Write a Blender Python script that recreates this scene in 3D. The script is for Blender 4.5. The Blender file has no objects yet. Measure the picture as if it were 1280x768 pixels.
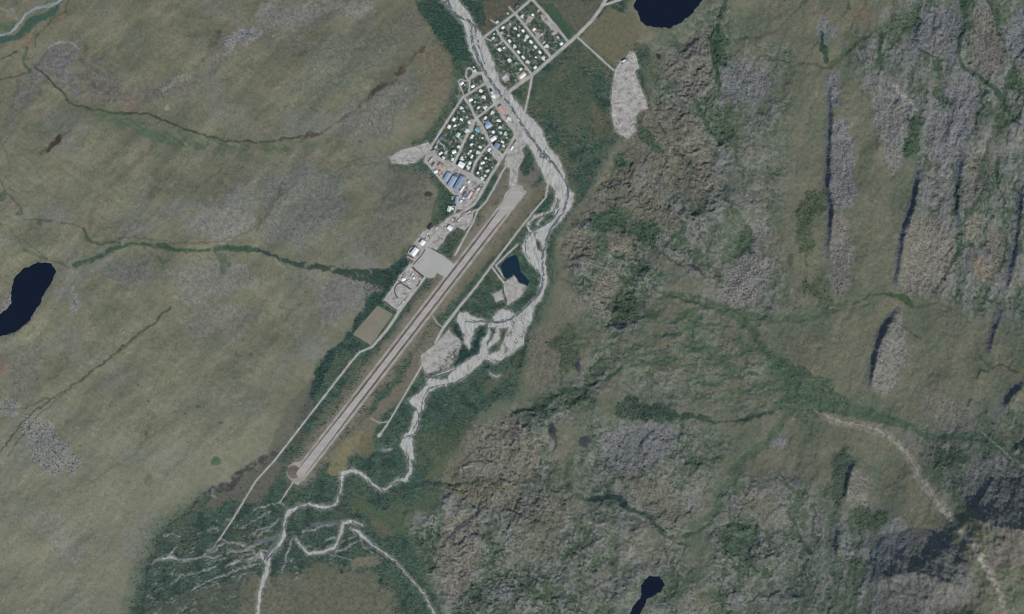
import bpy, bmesh, math, random
import numpy as np
from math import radians, sin, cos, pi

SC = bpy.context.scene
COL = SC.collection
M = 3.2                                   # metres per unit of the plan the valley is surveyed in
def wx(x): return (x - 640.0) * M
def wy(y): return (384.0 - y) * M

# ------------------------------------------------------------------ camera, sky, sun, exposure
cam = bpy.data.objects.new('camera', bpy.data.cameras.new('camera'))
COL.objects.link(cam)
CAM_H = 100000.0
cam.location = (0, 0, CAM_H)
cam.data.sensor_width = 36.0
cam.data.lens = 36.0 * CAM_H / (1280 * M)
cam.data.clip_start = 100.0
cam.data.clip_end = 400000.0
SC.camera = cam

SUN_EL, SUN_AZ = radians(38), radians(152)          # azimuth clockwise from north (+Y)
w = bpy.data.worlds.new('World'); SC.world = w; w.use_nodes = True
nt = w.node_tree
sky = nt.nodes.new('ShaderNodeTexSky'); sky.sky_type = 'NISHITA'; sky.sun_disc = False
sky.sun_elevation = SUN_EL; sky.sun_rotation = SUN_AZ
bg = nt.nodes['Background']; bg.inputs[1].default_value = 0.11
nt.links.new(sky.outputs[0], bg.inputs[0])
sl = bpy.data.lights.new('sun', 'SUN'); sl.energy = 2.9; sl.angle = radians(0.5); sl.color = (1.0, 0.96, 0.90)
so = bpy.data.objects.new('sun', sl); COL.objects.link(so)
so.rotation_euler = (pi / 2 - SUN_EL, 0, pi - SUN_AZ)
so.location = (2000, -4000, 4000)
SC.view_settings.view_transform = 'Standard'
SC.view_settings.look = 'None'
SC.view_settings.exposure = 0.19
SC.view_settings.gamma = 1.0
SC.render.film_transparent = False
SC.cycles.filter_width = 1.0

K = np.array([.97, .97, 1.0])             # light a flat white sheet returns here
def lin(c):
    c = np.asarray(c, float) / 255.0
    return np.where(c <= 0.04045, c / 12.92, ((c + 0.055) / 1.055) ** 2.4)
def alb(*c):
    return np.clip(lin(c) / K, 0.003, 0.85)

# ------------------------------------------------------------------ noise
rng = np.random.RandomState(7)
random.seed(7)
_ang = rng.rand(256, 256).astype(np.float32) * 2 * np.pi
_GX, _GY = np.cos(_ang), np.sin(_ang)
def noise(x, y, seed=0):
    x = np.asarray(x, np.float32) + seed * 17.37; y = np.asarray(y, np.float32) + seed * 31.71
    xf = np.floor(x); yf = np.floor(y)
    u = x - xf; v = y - yf
    i0 = xf.astype(np.int32) & 255; j0 = yf.astype(np.int32) & 255
    i1 = (i0 + 1) & 255; j1 = (j0 + 1) & 255
    a = _GX[j0, i0] * u + _GY[j0, i0] * v
    b = _GX[j0, i1] * (u - 1) + _GY[j0, i1] * v
    c = _GX[j1, i0] * u + _GY[j1, i0] * (v - 1)
    d = _GX[j1, i1] * (u - 1) + _GY[j1, i1] * (v - 1)
    su = u * u * u * (u * (u * 6 - 15) + 10); sv = v * v * v * (v * (v * 6 - 15) + 10)
    return ((a + (b - a) * su) * (1 - sv) + (c + (d - c) * su) * sv) * 1.5
def fbm(x, y, scale, octv=3, seed=0, gain=0.5):
    t = 0; amp = 1.0; tot = 0
    for k in range(octv):
        t = t + amp * noise(x / scale, y / scale, seed + k * 3); tot += amp
        amp *= gain; scale = scale / 2.03
    return t / tot * 1.3
def sm(a, b, x):
    t = np.clip((x - a) / (b - a), 0, 1)
    return t * t * (3 - 2 * t)

# ------------------------------------------------------------------ survey grid (plan units)
FS = 1.1
fx = np.arange(-30, 1311, FS); fy = np.arange(-30, 799, FS)
ext = 30 * 1.45 ** np.arange(0, 17)
xs = np.concatenate([fx[0] - np.cumsum(ext)[::-1], fx, fx[-1] + np.cumsum(ext)]).astype(np.float32)
ys = np.concatenate([fy[0] - np.cumsum(ext)[::-1], fy, fy[-1] + np.cumsum(ext)]).astype(np.float32)
NX, NY = len(xs), len(ys)
X, Y = np.meshgrid(xs, ys)
EX = np.clip(X, -400, 1700); EY = np.clip(Y, -400, 1200)
wa, wb = fbm(X, Y, 13, 3, 1, 0.6), fbm(X, Y, 13, 3, 2, 0.6)
WX, WY = X + 3.2 * wa, Y + 3.2 * wb       # natural outlines wander
HX, HY = X + 0.7 * wa, Y + 0.7 * wb       # outlines cut by people wander less

class Grid:
    """signed fields of lines and outlines on a (possibly wandering) copy of a tensor grid"""
    def __init__(s, xs, ys, gx, gy, slack):
        s.xs, s.ys, s.gx, s.gy, s.slack = xs, ys, gx, gy, slack
    def sl(s, x0, x1, y0, y1):
        k = s.slack
        return (slice(max(0, np.searchsorted(s.ys, y0 - k)), np.searchsorted(s.ys, y1 + k)),
                slice(max(0, np.searchsorted(s.xs, x0 - k)), np.searchsorted(s.xs, x1 + k)))
    def line(s, pts, w, reach=6.0):
        f = np.full(s.gx.shape, -1e3, np.float32)
        ws = w if isinstance(w, (list, tuple)) else [w] * len(pts)
        for (a, wa_), (b, wb_) in zip(zip(pts, ws), zip(pts[1:], ws[1:])):
            r = max(wa_, wb_) / 2 + reach
            q = s.sl(min(a[0], b[0]) - r, max(a[0], b[0]) + r, min(a[1], b[1]) - r, max(a[1], b[1]) + r)
            gx, gy = s.gx[q], s.gy[q]
            if gx.size == 0: continue
            dx, dy = b[0] - a[0], b[1] - a[1]
            L2 = dx * dx + dy * dy + 1e-9
            t = np.clip(((gx - a[0]) * dx + (gy - a[1]) * dy) / L2, 0, 1)
            d = np.hypot(gx - a[0] - t * dx, gy - a[1] - t * dy)
            f[q] = np.maximum(f[q], (wa_ + (wb_ - wa_) * t) / 2 - d)
        return f
    def poly(s, pts, reach=10.0):
        f = np.full(s.gx.shape, -1e3, np.float32)
        px = [p[0] for p in pts]; py = [p[1] for p in pts]
        q = s.sl(min(px) - reach, max(px) + reach, min(py) - reach, max(py) + reach)
        gx, gy = s.gx[q], s.gy[q]
        if gx.size == 0: return f
        ins = np.zeros(gx.shape, bool); dm = np.full(gx.shape, 1e9, np.float32)
        for k in range(len(pts)):
            a, b = pts[k], pts[(k + 1) % len(pts)]
            dx, dy = b[0] - a[0], b[1] - a[1]
            if abs(dy) > 1e-9:
                c = (a[1] > gy) != (b[1] > gy)
                ins ^= c & (gx < dx * (gy - a[1]) / dy + a[0])
            t = np.clip(((gx - a[0]) * dx + (gy - a[1]) * dy) / (dx * dx + dy * dy + 1e-9), 0, 1)
            dm = np.minimum(dm, np.hypot(gx - a[0] - t * dx, gy - a[1] - t * dy))
        f[q] = np.where(ins, dm, -dm)
        return f
GN = Grid(xs, ys, WX, WY, 6)
GH = Grid(xs, ys, HX, HY, 3)

def cliff_field(pts, reach):
    """distance east (+) or west (-) of a line drawn north to south, and how far along it"""
    sd = np.full(X.shape, 1e3, np.float32); tt = np.zeros(X.shape, np.float32)
    L = [0]
    for a, b in zip(pts, pts[1:]): L.append(L[-1] + math.hypot(b[0] - a[0], b[1] - a[1]))
    for k, (a, b) in enumerate(zip(pts, pts[1:])):
        q = GN.sl(min(a[0], b[0]) - reach, max(a[0], b[0]) + reach, min(a[1], b[1]) - reach, max(a[1], b[1]) + reach)
        gx = X[q] + 1.5 * wa[q]; gy = Y[q] + 1.5 * wb[q]
        dx, dy = b[0] - a[0], b[1] - a[1]; l = math.hypot(dx, dy)
        t = ((gx - a[0]) * dx + (gy - a[1]) * dy) / (l * l)
        tc = np.clip(t, 0, 1)
        d = np.hypot(gx - a[0] - tc * dx, gy - a[1] - tc * dy)
        sgn = np.sign((gx - a[0]) * dy - (gy - a[1]) * dx)
        better = d < np.abs(sd[q])
        sd[q] = np.where(better, d * sgn, sd[q])
        tt[q] = np.where(better, (L[k] + tc * l) / L[-1], tt[q])
    return sd, tt
# ------------------------------------------------------------------ survey of the place (plan units)
VALLEY = [(515,-40),(540,40),(560,75),(572,100),(560,135),(528,180),(490,192),(490,210),(535,212),(556,250),(545,280),(512,310),(490,345),(468,375),(438,415),(405,455),
          (385,500),(370,540),(345,572),(300,605),(262,622),(235,645),(205,665),(185,705),(165,800),(560,800),(520,705),(500,660),(490,640),
          (540,625),(545,600),(575,560),(600,515),(640,492),(655,460),(668,415),(684,380),(692,345),(690,300),(705,280),(735,240),(755,200),
          (765,178),(800,178),(806,140),(806,62),(790,55),(775,-40)]
LAKES = {
 'top': [(795,-30),(795,0),(792,8),(797,15),(800,26),(808,33),(825,35),(838,36),(850,30),(862,20),(875,8),(880,-4),(880,-30)],
 'west': [(19,347),(30,336),(47,328),(65,329),(70,339),(66,352),(57,366),(50,382),(38,401),(20,415),(2,421),(-8,416),(-5,395),(9,388),(15,378),(15,360)],
 'south': [(782,775),(792,758),(800,748),(801,731),(812,719),(825,721),(831,731),(825,741),(810,749),(801,766),(800,795),(775,798)],
 'pond': [(627,329),(636,321),(646,319),(650,331),(650,339),(657,345),(662,353),(660,358),(648,352),(643,344),(637,348),(630,347),(624,333)],
}
GRAVEL = [
 [(552,-40),(552,0),(559,8),(573,23),(581,33),(584,50),(586,60),(597,80),(604,90),(606,100),(615,114),(620,127),(633,140),(645,158),(654,175),(665,188),(671,201),(680,220),
  (684,231),(689,232),(694,239),(695,247),(692,259),(694,274),(677,284),(660,294),(652,309),(660,327),(669,334),(677,345),(672,371),(664,378),(655,387),(648,393),(640,397),(628,402),
  (610,405),(610,417),(602,427),(600,442),(580,454),(564,464),(560,474),(545,475),(542,471),(532,474),(535,481),(528,488),(511,499),(513,504),(521,511),(517,518),(514,536),(504,547),(501,557),
  (506,566),(510,575),(518,576),(516,560),(515,547),(523,533),(525,514),(530,511),(530,503),(536,489),(548,484),(575,476),(584,470),(586,467),(591,463),(601,455),
  (606,447),(614,449),(624,451),(640,442),(654,431),(656,417),(665,399),(668,383),(676,375),(681,361),(685,352),(683,340),(681,332),(683,302),(688,290),(702,275),(714,260),(716,244),
  (709,234),(706,219),(697,196),(687,186),(684,180),(680,170),(678,164),(666,150),(660,146),(655,139),(645,126),(636,116),(624,102),(618,84),(617,79),(609,59),(606,54),(604,46),(596,37),(591,27),(587,18),(580,9),(572,0),(560,-40)],
 [(571,400),(576,391),(585,391),(590,396),(606,400),(608,404),(600,406),(592,414),(586,436),(580,428),(581,420),(575,409)],
 [(615,398),(621,391),(629,386),(646,394),(636,401),(620,403)],
]
GRAVEL_HOLE = [[(612,409),(621,408),(619,417),(610,433),(608,430),(613,418)], [(624,410),(636,410),(630,426),(624,439),(610,445),(611,434),(624,425)],
               [(670,299),(675,302),(680,314),(678,317),(671,312),(669,305)], [(696,249),(700,250),(697,262),(693,262)], [(665,292),(672,290),(668,296)]]
GRAVEL_LINE = [
 ([(508,565),(512,574),(513,588),(507,599),(495,601),(485,610),(477,614),(466,606),(455,595),(441,588),(428,592)], [4,3.4,6,6,4,3,3,4.6,4,5,6.5]),
 ([(427,594),(426,612),(423,622),(421,629),(412,634),(400,634),(387,630),(372,634),(361,640),(357,648),(354,660),(356,668),(350,679),(337,693),(334,712),(325,740),(318,800)], [4,3,3,3,4,5,3,4,6,3.5,3,4,6,4,6,5,5]),
 ([(429,654),(426,667),(419,684),(405,690),(385,692),(375,681),(369,672)], [5,3.5,4,4.5,4,3,2]),
 ([(429,654),(439,652),(452,656)], [4,5,3]), ([(438,660),(445,663),(455,672),(465,681),(477,689),(495,702),(512,722),(530,742),(543,768),(545,800)], [1.5,4,4.5,2.4,3,2,1.8,2.2,3,3]),
 ([(326,692),(332,704)], [4,5]), ([(204,699),(214,697),(222,700)], [3,3.5,1.5]), ([(304,682),(296,680)], [2,.8]),
 ([(685,228),(684,240)], 1.5), ([(692,254),(690,264),(667,272),(659,282),(664,292)], [1.5,1.5,2,1.8,2]), ([(672,280),(678,272)], 1.5), ([(612,466),(617,471),(624,470)], [1,1.4,1]), ([(600,444),(610,449),(620,454)], 1.5),
 ([(478,563),(488,562)], [1,1.5]), ([(716,243),(714,256)], [3,1.5]), ([(545,470),(560,464),(568,460)], [1.5,2,1]), ([(290,706),(300,700)], 3), ([(309,702),(322,694)], 2),
]
WATER = [
 ([(556,-30),(559,0),(562,10),(570,19),(579,24),(587,27),(590,34),(590,47),(592,60),(602,82),(610,97),(618,108),(628,121),(637,131),(643,141),(654,159),(664,173),(671,182),(679,193),(688,201),(697,212),(704,222),(709,232),(710,247),(707,256),(704,266),
   (690,284),(684,297),(678,320),(679,348),(677,360),(671,371),(662,380),(650,391),(638,399),(624,403),(607,402),(595,402),(582,403)], [2,4,4,4,3,4,3,4,4,4,3,5,3,3,3,3,3.5,3.5,5,5,3,2.5,2.6,3.4,3,2.6,2.6,2.4,2,3,3,3,2.6,2.6,3,3,2.4,2,1.5]),
 ([(587,27),(594,34),(596,48),(600,62),(606,80)], [2,1.5,1.5,1,1]), ([(671,182),(676,194),(680,200)], [2,3,2]), ([(552,-10),(555,2),(560,10)], [1.5,2.5,2]), ([(681,186),(675,196)], 1.4),
 ([(699,262),(689,277),(676,284),(664,291),(657,302),(657,316),(661,324)], [2,2,1.5,1,1,1,1]),
 ([(570,462),(561,466),(548,470),(536,473),(532,478)], [1.5,1.4,1.6,1.6,1]), ([(530,484),(520,493),(512,499)], [1.6,1.6,1]), ([(514,506),(521,513),(524,518)], [1.4,1.6,1]),
 ([(524,520),(523,532),(518,542),(504,548)], [1.6,1.6,1.4,1.6]), ([(458,598),(466,609),(474,614),(484,613)], [1,1.6,1.2,1]), ([(485,608),(494,603),(500,600)], 1.2),
 ([(439,593),(430,600),(428,610)], [2,1.6,1]), ([(417,633),(405,639),(392,635)], [1,1,1]), ([(372,631),(357,638),(354,650),(352,664)], [1,2,2.4,2.4]), ([(345,676),(338,688),(330,700)], [3,3,2]), ([(320,678),(335,675),(348,670)], [4,3.5,2]),
 ([(585,468),(570,478),(550,482),(536,486),(528,500),(527,512),(520,530),(512,548)], 1.3), ([(508,565),(511,574),(511,588),(505,597)], 1.3), ([(426,600),(424,620),(413,632)], 1.2), ([(400,636),(388,633),(372,633)], 1.2), ([(352,672),(344,686),(334,700)], 1.4),
 ([(441,653),(452,659)], [2,1.5]), ([(460,672),(468,682)], 1.4), ([(382,662),(395,655),(412,655),(426,654)], [2,3,2,2]), ([(469,565),(476,560),(490,556),(496,550)], [1,1,1,.8]),
]
SIDE_RIVER = ([(-40,50),(0,45),(10,43),(16,40),(23,33),(30,23),(35,17),(44,12),(55,9),(66,7),(74,3),(80,-4),(100,-30)], [2,2,3,3,4,3,3,3,4,4,4,4,4])
RW_A, RW_B = (371, 598), (654, 232)
def rw(t): return (RW_A[0] + (RW_B[0] - RW_A[0]) * t, RW_A[1] + (RW_B[1] - RW_A[1]) * t)
ROADS = [
 ([(606,46),(619,36),(644,17),(661,2),(675,-12),(700,-35)], 2.2), ([(620,36),(628,49),(644,67),(654,80),(664,92)], 2.1), ([(644,17),(656,32),(669,48),(688,71)], 2.3), ([(664,-2),(684,20),(709,51)], 2.2),
 ([(618,128),(621,127),(633,118.5),(641,111),(665,94),(690,72),(720,46),(738,28),(750,12),(757,0),(765,-20),(775,-40)], 3.0), ([(753,7),(775,0),(800,-12)], 2.0), ([(721,46),(744,67),(767,88)], 1.6),
 ([(665,96),(661,118),(656,140)], 1.8), ([(636,9),(644,17)], 1.2), ([(614,51),(607,48)], 1), ([(629,51),(620,58)], 1),
 ([(531,202),(534,193),(537,186),(546,172),(569,136),(579,121)], 2.0), ([(579,121),(587,117),(597,110),(606,105)], 2.2), ([(588,98),(596,92),(603,91.5),(606,100),(612,111),(618,128),(628,145.5),(643,163),(645,169)], 2.8),
 ([(586,101),(582.5,96),(583,88),(586,85),(590,86.5),(591.5,92),(589,97)], 1.4), ([(580,120),(576,110),(573,103),(576,99.5),(581,101),(586,101)], 1.2), ([(586.5,117),(587,101)], 1.5),
 ([(579,121),(587.5,132),(591,140),(595,148),(603,157),(606,165),(613,180),(620,188),(629,195)], 2.3), ([(595,148),(606,140),(617,131)], 2.0), ([(595,148),(589,159),(578,181),(575,189),(567,205)], 2.4),
 ([(613,180),(605,188),(599,196),(594,204),(589,218)], 2.2), ([(531.6,202),(542,214),(553,227),(565,240),(572,247),(572,256),(568,266)], 1.8), ([(537,190),(541,194),(553,201),(567,206.5),(577,213),(589,219),(600,226),(606,229)], 2.6),
 ([(645,168),(633,189),(612,222),(601,242),(593,255),(577,266),(560,274),(548,288),(536,305),(525,320),(515,332),(500,346)], 2.6), ([(634,206),(628,215),(616,238),(607,253),(597,263),(591,279),(584,291),(577,304),(569,319)], 1.7),
 ([(513,330),(500,348),(481,375)], 1.4), ([(532,346),(528,351),(515,368),(502,385),(485,411),(465,434),(458,437),(450,440),(440,451),(395,509),(343,576),(320,601),(293,646),(280,666),(273,676)], [1.8,2.2,2.4,2.6,2.4,1.9,1.6,1.6,1.6,1.5,1.4,1.3,1.2,1,.9]),
 ([(685,229),(682,247),(665,267),(640,299),(614,333),(594,360),(574,384),(554,410),(544,429)], [1.3,1.3,1.4,1.7,1.8,1.8,2.2,2.6,2.2]), ([(614,333),(630,354)], 1.3), ([(647,306),(634,318),(620,332),(630,347)], 1.3),
 ([(528,456),(487,526),(475,544)], [1.4,1.2,1.4]), ([(474,545),(475,543)], 3.2), ([(596,262),(585,268),(574,273)], 1.4), ([(366,604),(350,628)], [1,.8]), ([(541,395),(546,404),(553,409)], .7), ([(464,523),(474,529),(487,527)], .6),
 ([(640,236),(634,240),(630,248),(631,256),(627,264)], 1.1), ([(551,170),(546,181)], .9), ([(557,192),(555,183),(548,177)], .8), ([(579,178),(571,170)], .8), ([(615,169),(609,173)], .9), ([(603,151),(606,148)], .8), ([(621,30),(613,25)], .7),
]
PADS = [
 [(637,206),(645,208),(645.5,231),(651,238),(640,241),(637,233)],
 [(646,176),(655,173),(657,181),(652,188),(655,195),(651,205),(648,210),(646,232),(636,232),(638,212),(630,206),(634,190),(640,182)],
 [(513,329),(528,350),(512,372),(497,391),(480,376),(497,350)],
 [(545,204),(560,200),(575,211),(592,218),(603,228),(596,246),(583,262),(569,262),(572,248),(562,236),(552,226),(540,212)],
 [(560,274),(570,266),(580,266),(592,264),(590,278),(581,288),(572,284),(560,292),(552,306),(543,315),(535,308),(526,320),(518,326),(509,322),(508,317),(519,302),(530,288),(546,283)],
 [(630,353),(643,345),(648,354),(658,358),(651,371),(634,382),(634,374),(630,364)], [(616,368),(627,363),(630,374),(620,378)],
 [(561,412),(564,417),(575,425),(576,431),(573,440),(568,450),(561,460),(545,464),(532,468),(527,455),(526,445),(545,430)],
 [(487,197),(500,188),(520,183),(535,178),(541,185),(530,195),(520,203),(505,206),(490,204)],
 [(788,64),(794,67),(799,85),(793,90),(800,107),(807,125),(810,136),(800,138),(795,145),(795,163),(785,174),(770,165),(765,147),(764,122),(767,100),(769,87),(775,77),(784,70)],
 [(618,128),(628,124),(640,138),(650,160),(654,174),(646,178),(641,165),(630,150)],
 [(533,193),(541,188),(549,196),(548,206),(540,212),(531,203)], [(587,150),(596,149),(590,165),(585,168)], [(595,149),(602,157),(605,168),(598,164)],
 [(625,94),(634,92),(637,100),(630,102)], [(645,92),(655,89),(659,97),(650,103)], [(661,20),(668,22),(660,31),(656,30)], [(668,40),(679,42),(672,50)], [(677,17),(684,22),(690,30),(698,40),(694,44),(686,33),(677,24)], [(613,182),(624,192),(630,196),(624,204),(616,195)],
]
APRON = [(532,310),(540,311),(550,317),(563,327),(572,333),(562,350),(553,345),(546,341),(543,347),(538,348),(531,346),(519,336),(516,332),(524,320)]
FIELD = [(472,382),(491,393),(464,432),(441,418)]
DELTA = [([(318,637),(330,634),(338,631),(347,629),(356,632)], 1.6), ([(322,672),(330,666),(341,656),(350,650)], 1.3), ([(380,666),(390,664),(402,658),(414,656)], 2.4), ([(418,690),(425,688),(436,683),(450,675)], 1.6), ([(406,676),(412,672),(420,671)], 1.4), ([(426,678),(436,674),(446,671)], 1.1),
 ([(366,674),(362,682),(357,700),(352,715)], 1.4), ([(186,706),(202,699),(214,697),(228,702),(240,700),(252,697),(262,698),(275,695),(290,690),(306,688),(320,682),(336,674),(350,670)], 2.4), ([(252,697),(262,690),(270,687),(280,680)], 1.6), ([(273,676),(285,679),(296,680),(306,683),(318,690)], 1.6), ([(206,670),(214,668),(224,672)], 1.6), ([(208,698),(216,690),(222,684)], 1.8),
 ([(282,708),(290,704),(298,698),(306,695),(318,692)], 2.2), ([(262,702),(272,700),(284,700)], 1.6), ([(318,694),(326,688),(336,690),(342,684)], 2.4), ([(310,706),(322,698),(330,694)], 2.0), ([(280,666),(274,676),(268,684),(258,690)], 1.6), ([(300,662),(310,654),(324,646),(338,640)], 1.2), ([(312,672),(324,664),(336,658)], 1.2), ([(440,664),(452,678),(464,690),(480,700)], 1.2), ([(404,690),(420,696),(440,700)], 1.2),
 ([(240,738),(258,727),(270,724),(300,710),(325,706)], 1.6), ([(214,731),(228,719),(246,717),(270,708)], 1.3)]
# ------------------------------------------------------------------ relief
vf = np.full(X.shape, 1e3, np.float32)
vsd = GN.poly(VALLEY, 20000.0)            # + inside the valley floor
out = np.clip(-vsd - 4, 0, None)
west = sm(60, -60, X + 0.75 * (Y - 384) - 590)     # 1 on the western slope
far = np.clip(out, 0, 1500)
H = west * 0.105 * far * M + (1 - west) * 0.03 * far * M
east = 1 - west
off = sm(4, 60, out)
# long swells and flutes of the western slope, ice-scoured knobs of the eastern side
u1 = (EX * 0.80 + EY * 0.60); v1 = (-EX * 0.60 + EY * 0.80)
sw = fbm(EX, EY, 150, 3, 11)
H += west * off * (22 * sw + 4 * fbm(u1, v1 * 0.45, 40, 3, 12) + 1.0 * fbm(EX, EY, 17, 2, 13))
ue = EX + 0.18 * EY
kn = fbm(ue * 1.0 + 6 * wa, EY * 0.5 + 6 * wb, 34, 4, 14, 0.55)
kf = fbm(ue + 3 * wa, EY * 0.62, 13, 3, 15, 0.55)
H += east * off * (20 * fbm(EX, EY, 120, 2, 16) + 7 * kn + 1.6 * kf)
H += 110 * sm(0, 330, (EX - 1090) * 0.75 + (EY - 560) * 0.85) * east
CLIFFS = [  # line north to south, height, run-out east, face width, start/end taper
 ([(1036,92),(1040,120),(1041,150),(1039,175),(1038,205),(1037,235),(1042,262),(1040,282),(1037,310),(1039,345)], 26, 30, 3.0),
 ([(1154,196),(1149,225),(1144,258),(1137,272),(1131,290),(1126,325),(1123,352),(1128,368)], 27, 34, 3.0),
 ([(1209,185),(1204,205),(1199,235),(1198,262),(1204,290)], 18, 24, 3.0), ([(1250,190),(1248,210),(1247,228),(1252,246)], 13, 18, 2.5),
 ([(1281,225),(1277,262),(1273,300),(1267,335),(1259,372)], 20, 22, 2.5), ([(1232,340),(1240,330),(1249,318)], 9, 12, 2.5),
 ([(1131,385),(1116,398),(1102,425),(1095,450),(1091,475),(1089,494)], 34, 26, 4.0), ([(1256,384),(1246,410),(1240,430),(1236,446)], 16, 18, 2.5),
 ([(1072,572),(1064,590),(1058,612),(1056,630)], 26, 22, 3.5), ([(1050,655),(1047,675),(1048,700)], 20, 24, 4), ([(1228,460),(1220,478)], 12, 12, 2), ([(1282,478),(1268,492),(1254,512)], 22, 22, 3), ([(1216,498),(1208,512)], 10, 10, 2),
 ([(826,536),(812,545),(803,556),(799,574)], 11, 18, 3), ([(722,655),(718,668),(716,676)], 7, 8, 2), ([(745,560),(730,572),(726,590)], 6, 14, 3), ([(1205,30),(1200,55),(1197,80)], 12, 14, 2.5), ([(1225,130),(1220,160),(1204,190)], 12, 14, 3),
 ([(1102,150),(1098,175),(1100,205)], 8, 20, 3), ([(1196,140),(1186,165),(1180,195)], 10, 18, 3), ([(1180,25),(1168,45),(1152,62)], 7, 12, 3), ([(905,345),(897,362),(902,380)], 9, 24, 4), ([(935,308),(925,325)], 8, 16, 3), ([(1258,60),(1250,90)], 9, 14, 3),
 ([(1284,110),(1276,150),(1268,185)], 11, 14, 3), ([(757,193),(748,208),(737,236),(722,258),(706,276)], 3.5, 16, 2), ([(664,398),(660,425),(652,455),(640,478)], 4, 16, 2), ([(640,480),(622,498),(604,520)], 3.5, 16, 2),
 ([(590,622),(574,640),(556,668)], 8, 20, 7), ([(1003,360),(1000,380)], 5, 10, 3), ([(750,305),(745,340),(741,365)], 5, 16, 4), ([(775,375),(766,395)], 5, 14, 4),
]
TALUS = []
n5c = fbm(X, Y, 5, 2, 22); n9c = fbm(X, Y, 12, 2, 27)
for pts, hgt, run, face in CLIFFS:
    sd, tt = cliff_field(pts, run * 2.4)
    # several ledges instead of one clean edge
    crag = 1.0 + 0.30 * fbm(X, Y, 26, 2, 21) + (.32 * n9c + .3 * n5c) * np.exp(-np.abs(sd) / 5)
    prof = sm(-face - 1.6, 0.8, sd) * np.exp(-np.clip(sd, 0, None) / run) * sm(run * 2.4, run * 1.2, sd)
    TALUS.append((hgt, sd, tt))
    H += .66 * hgt * crag * prof * sm(0, 0.3, tt + .06 * n9c) * sm(1.0, 0.7, tt + .06 * n9c) * (np.abs(sd) < 900)
# dark-faced spurs of the south-eastern mountain: long north-west faces below a crest
for pts, hgt, face, run in [([(1330,640),(1282,662),(1240,657),(1212,646),(1195,632)][::-1], 78, 62, 70), ([(1206,756),(1182,728),(1146,714),(1106,722),(1070,745)][::-1], 60, 54, 50),
                            ([(1150,830),(1190,800),(1240,790)], 40, 40, 50), ([(1330,560),(1300,575),(1284,590)][::-1], 40, 34, 40)]:
    sd, tt = cliff_field(pts, 130)
    sd = -sd                                # crest drawn west to east: the face looks north
    rib = 1 + 0.22 * fbm(EX - EY * 0.5, EY * 0.5 + EX * .3, 16, 4, 23, .6)
    up = np.clip((sd + face) / face, 0, 1)
    H += hgt * rib * np.where(sd < 0, up, np.exp(-sd / run)) * sm(0, 0.35, tt) * sm(1, 0.7, tt) * (np.abs(sd) < 129) * sm(129, 90, np.abs(sd))
mtn = sm(0, 120, (EX - 1150) * .7 + (EY - 575) * .7) * east
H += mtn * (7 * fbm(EX + 5 * wa, EY + 5 * wb, 26, 3, 24) + 4 * (1 - 2 * np.abs(fbm(EX - .4 * EY, EY * .6 + .3 * EX, 13, 3, 25))))

# ------------------------------------------------------------------ land cover (albedo carried by every point of the ground)
n40 = fbm(EX, EY, 44, 3, 31); n14 = fbm(EX, EY, 15, 3, 32); n5 = fbm(EX, EY, 5.5, 2, 33); n2 = fbm(EX, EY, 2.6, 2, 34)
ns = rng.rand(*X.shape).astype(np.float32) - 0.5
ns2 = rng.rand(*X.shape).astype(np.float32) - 0.5
stre = fbm(v1, u1 * 0.16, 6, 3, 35)        # streaks running down the western slope
ridg = 1 - np.abs(fbm(EX + 4 * wa, EY + 4 * wb, 26, 3, 36)) * 2.2
ridg2 = 1 - np.abs(fbm(EX + 3 * wa, EY + 3 * wb, 11, 2, 37)) * 2.2
C = np.zeros(X.shape + (3,), np.float32)
def mix(mask, c, tex=0.0, var=0.0):
    """lay cover c over what is there"""
    global C
    m = np.clip(mask, 0, 1)[..., None]
    cc = np.asarray(c, np.float32)
    if var: cc = cc * (1 + var * tex)[..., None]
    C = C * (1 - m) + cc * m
W_OLIVE, W_PALE, W_GREEN, W_GREY = alb(106,106,88), alb(115,114,97), alb(97,102,86), alb(111,112,105)
E_BASE, E_BROWN, E_GREEN, E_GREY = alb(101,103,87), alb(110,108,91), alb(85,97,80), alb(116,116,109)
C[:] = W_OLIVE
mix(sm(-.1, .45, n40 + 0.3 * stre), W_PALE); mix(sm(.1, .6, -n40 + .35 * n14) * .75, W_GREEN); mix(sm(.15, .6, fbm(EX, EY, 60, 3, 38) + .3 * n5) * .75, W_GREY)
mix(sm(60, 330, EY - EX * .0 - 330) * sm(330, 180, EX - EY * .2) * .6, alb(120,121,104), n14, .05)
mix(sm(250, -30, EY) * .35 * west, alb(98,96,80))
Eb = np.zeros_like(C); Wc = C; C = Eb; C[:] = E_BASE
mix(sm(0, .5, n40), E_BROWN); mix(sm(.0, .5, -n40 + .4 * n14) * .6, E_GREEN)
mix(sm(900, 1000, EX) * sm(.0, .5, fbm(ue, EY * .35, 50, 2, 40)) * .7, alb(108,108,90))
C = Wc * west[..., None] + C * (1 - west)[..., None]
mottle = (1 + .06 * n5 + .08 * n2 + .05 * stre + .08 * ns)
C *= mottle[..., None]
ca_ = (EX + EY) * .707; aa_ = (EX - EY) * .707
fold = fbm(ca_ + 6 * wa, aa_ * .28, 34, 4, 81, .5)
H += west * off * 5 * fold
mix(west * off * sm(.86, 1., 1 - np.abs(fold) * 2.6) * sm(-.1, .3, n40) * .4, alb(90,88,76)); mix(west * off * sm(.2, .5, fold) * .3, alb(124,119,100)); mix(west * off * sm(.93, 1., 1 - np.abs(fbm(EX + 3 * wa, EY + 3 * wb, 10, 2, 82)) * 2.6) * .2, alb(78,80,68))
mix(off * sm(.30, .42, ns + .35 * n5 + .25 * n14) * .28, alb(70,70,60)); mix(off * sm(.36, .45, ns2 + .3 * n2 - .2 * n14) * .22, alb(132,127,112))

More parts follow.
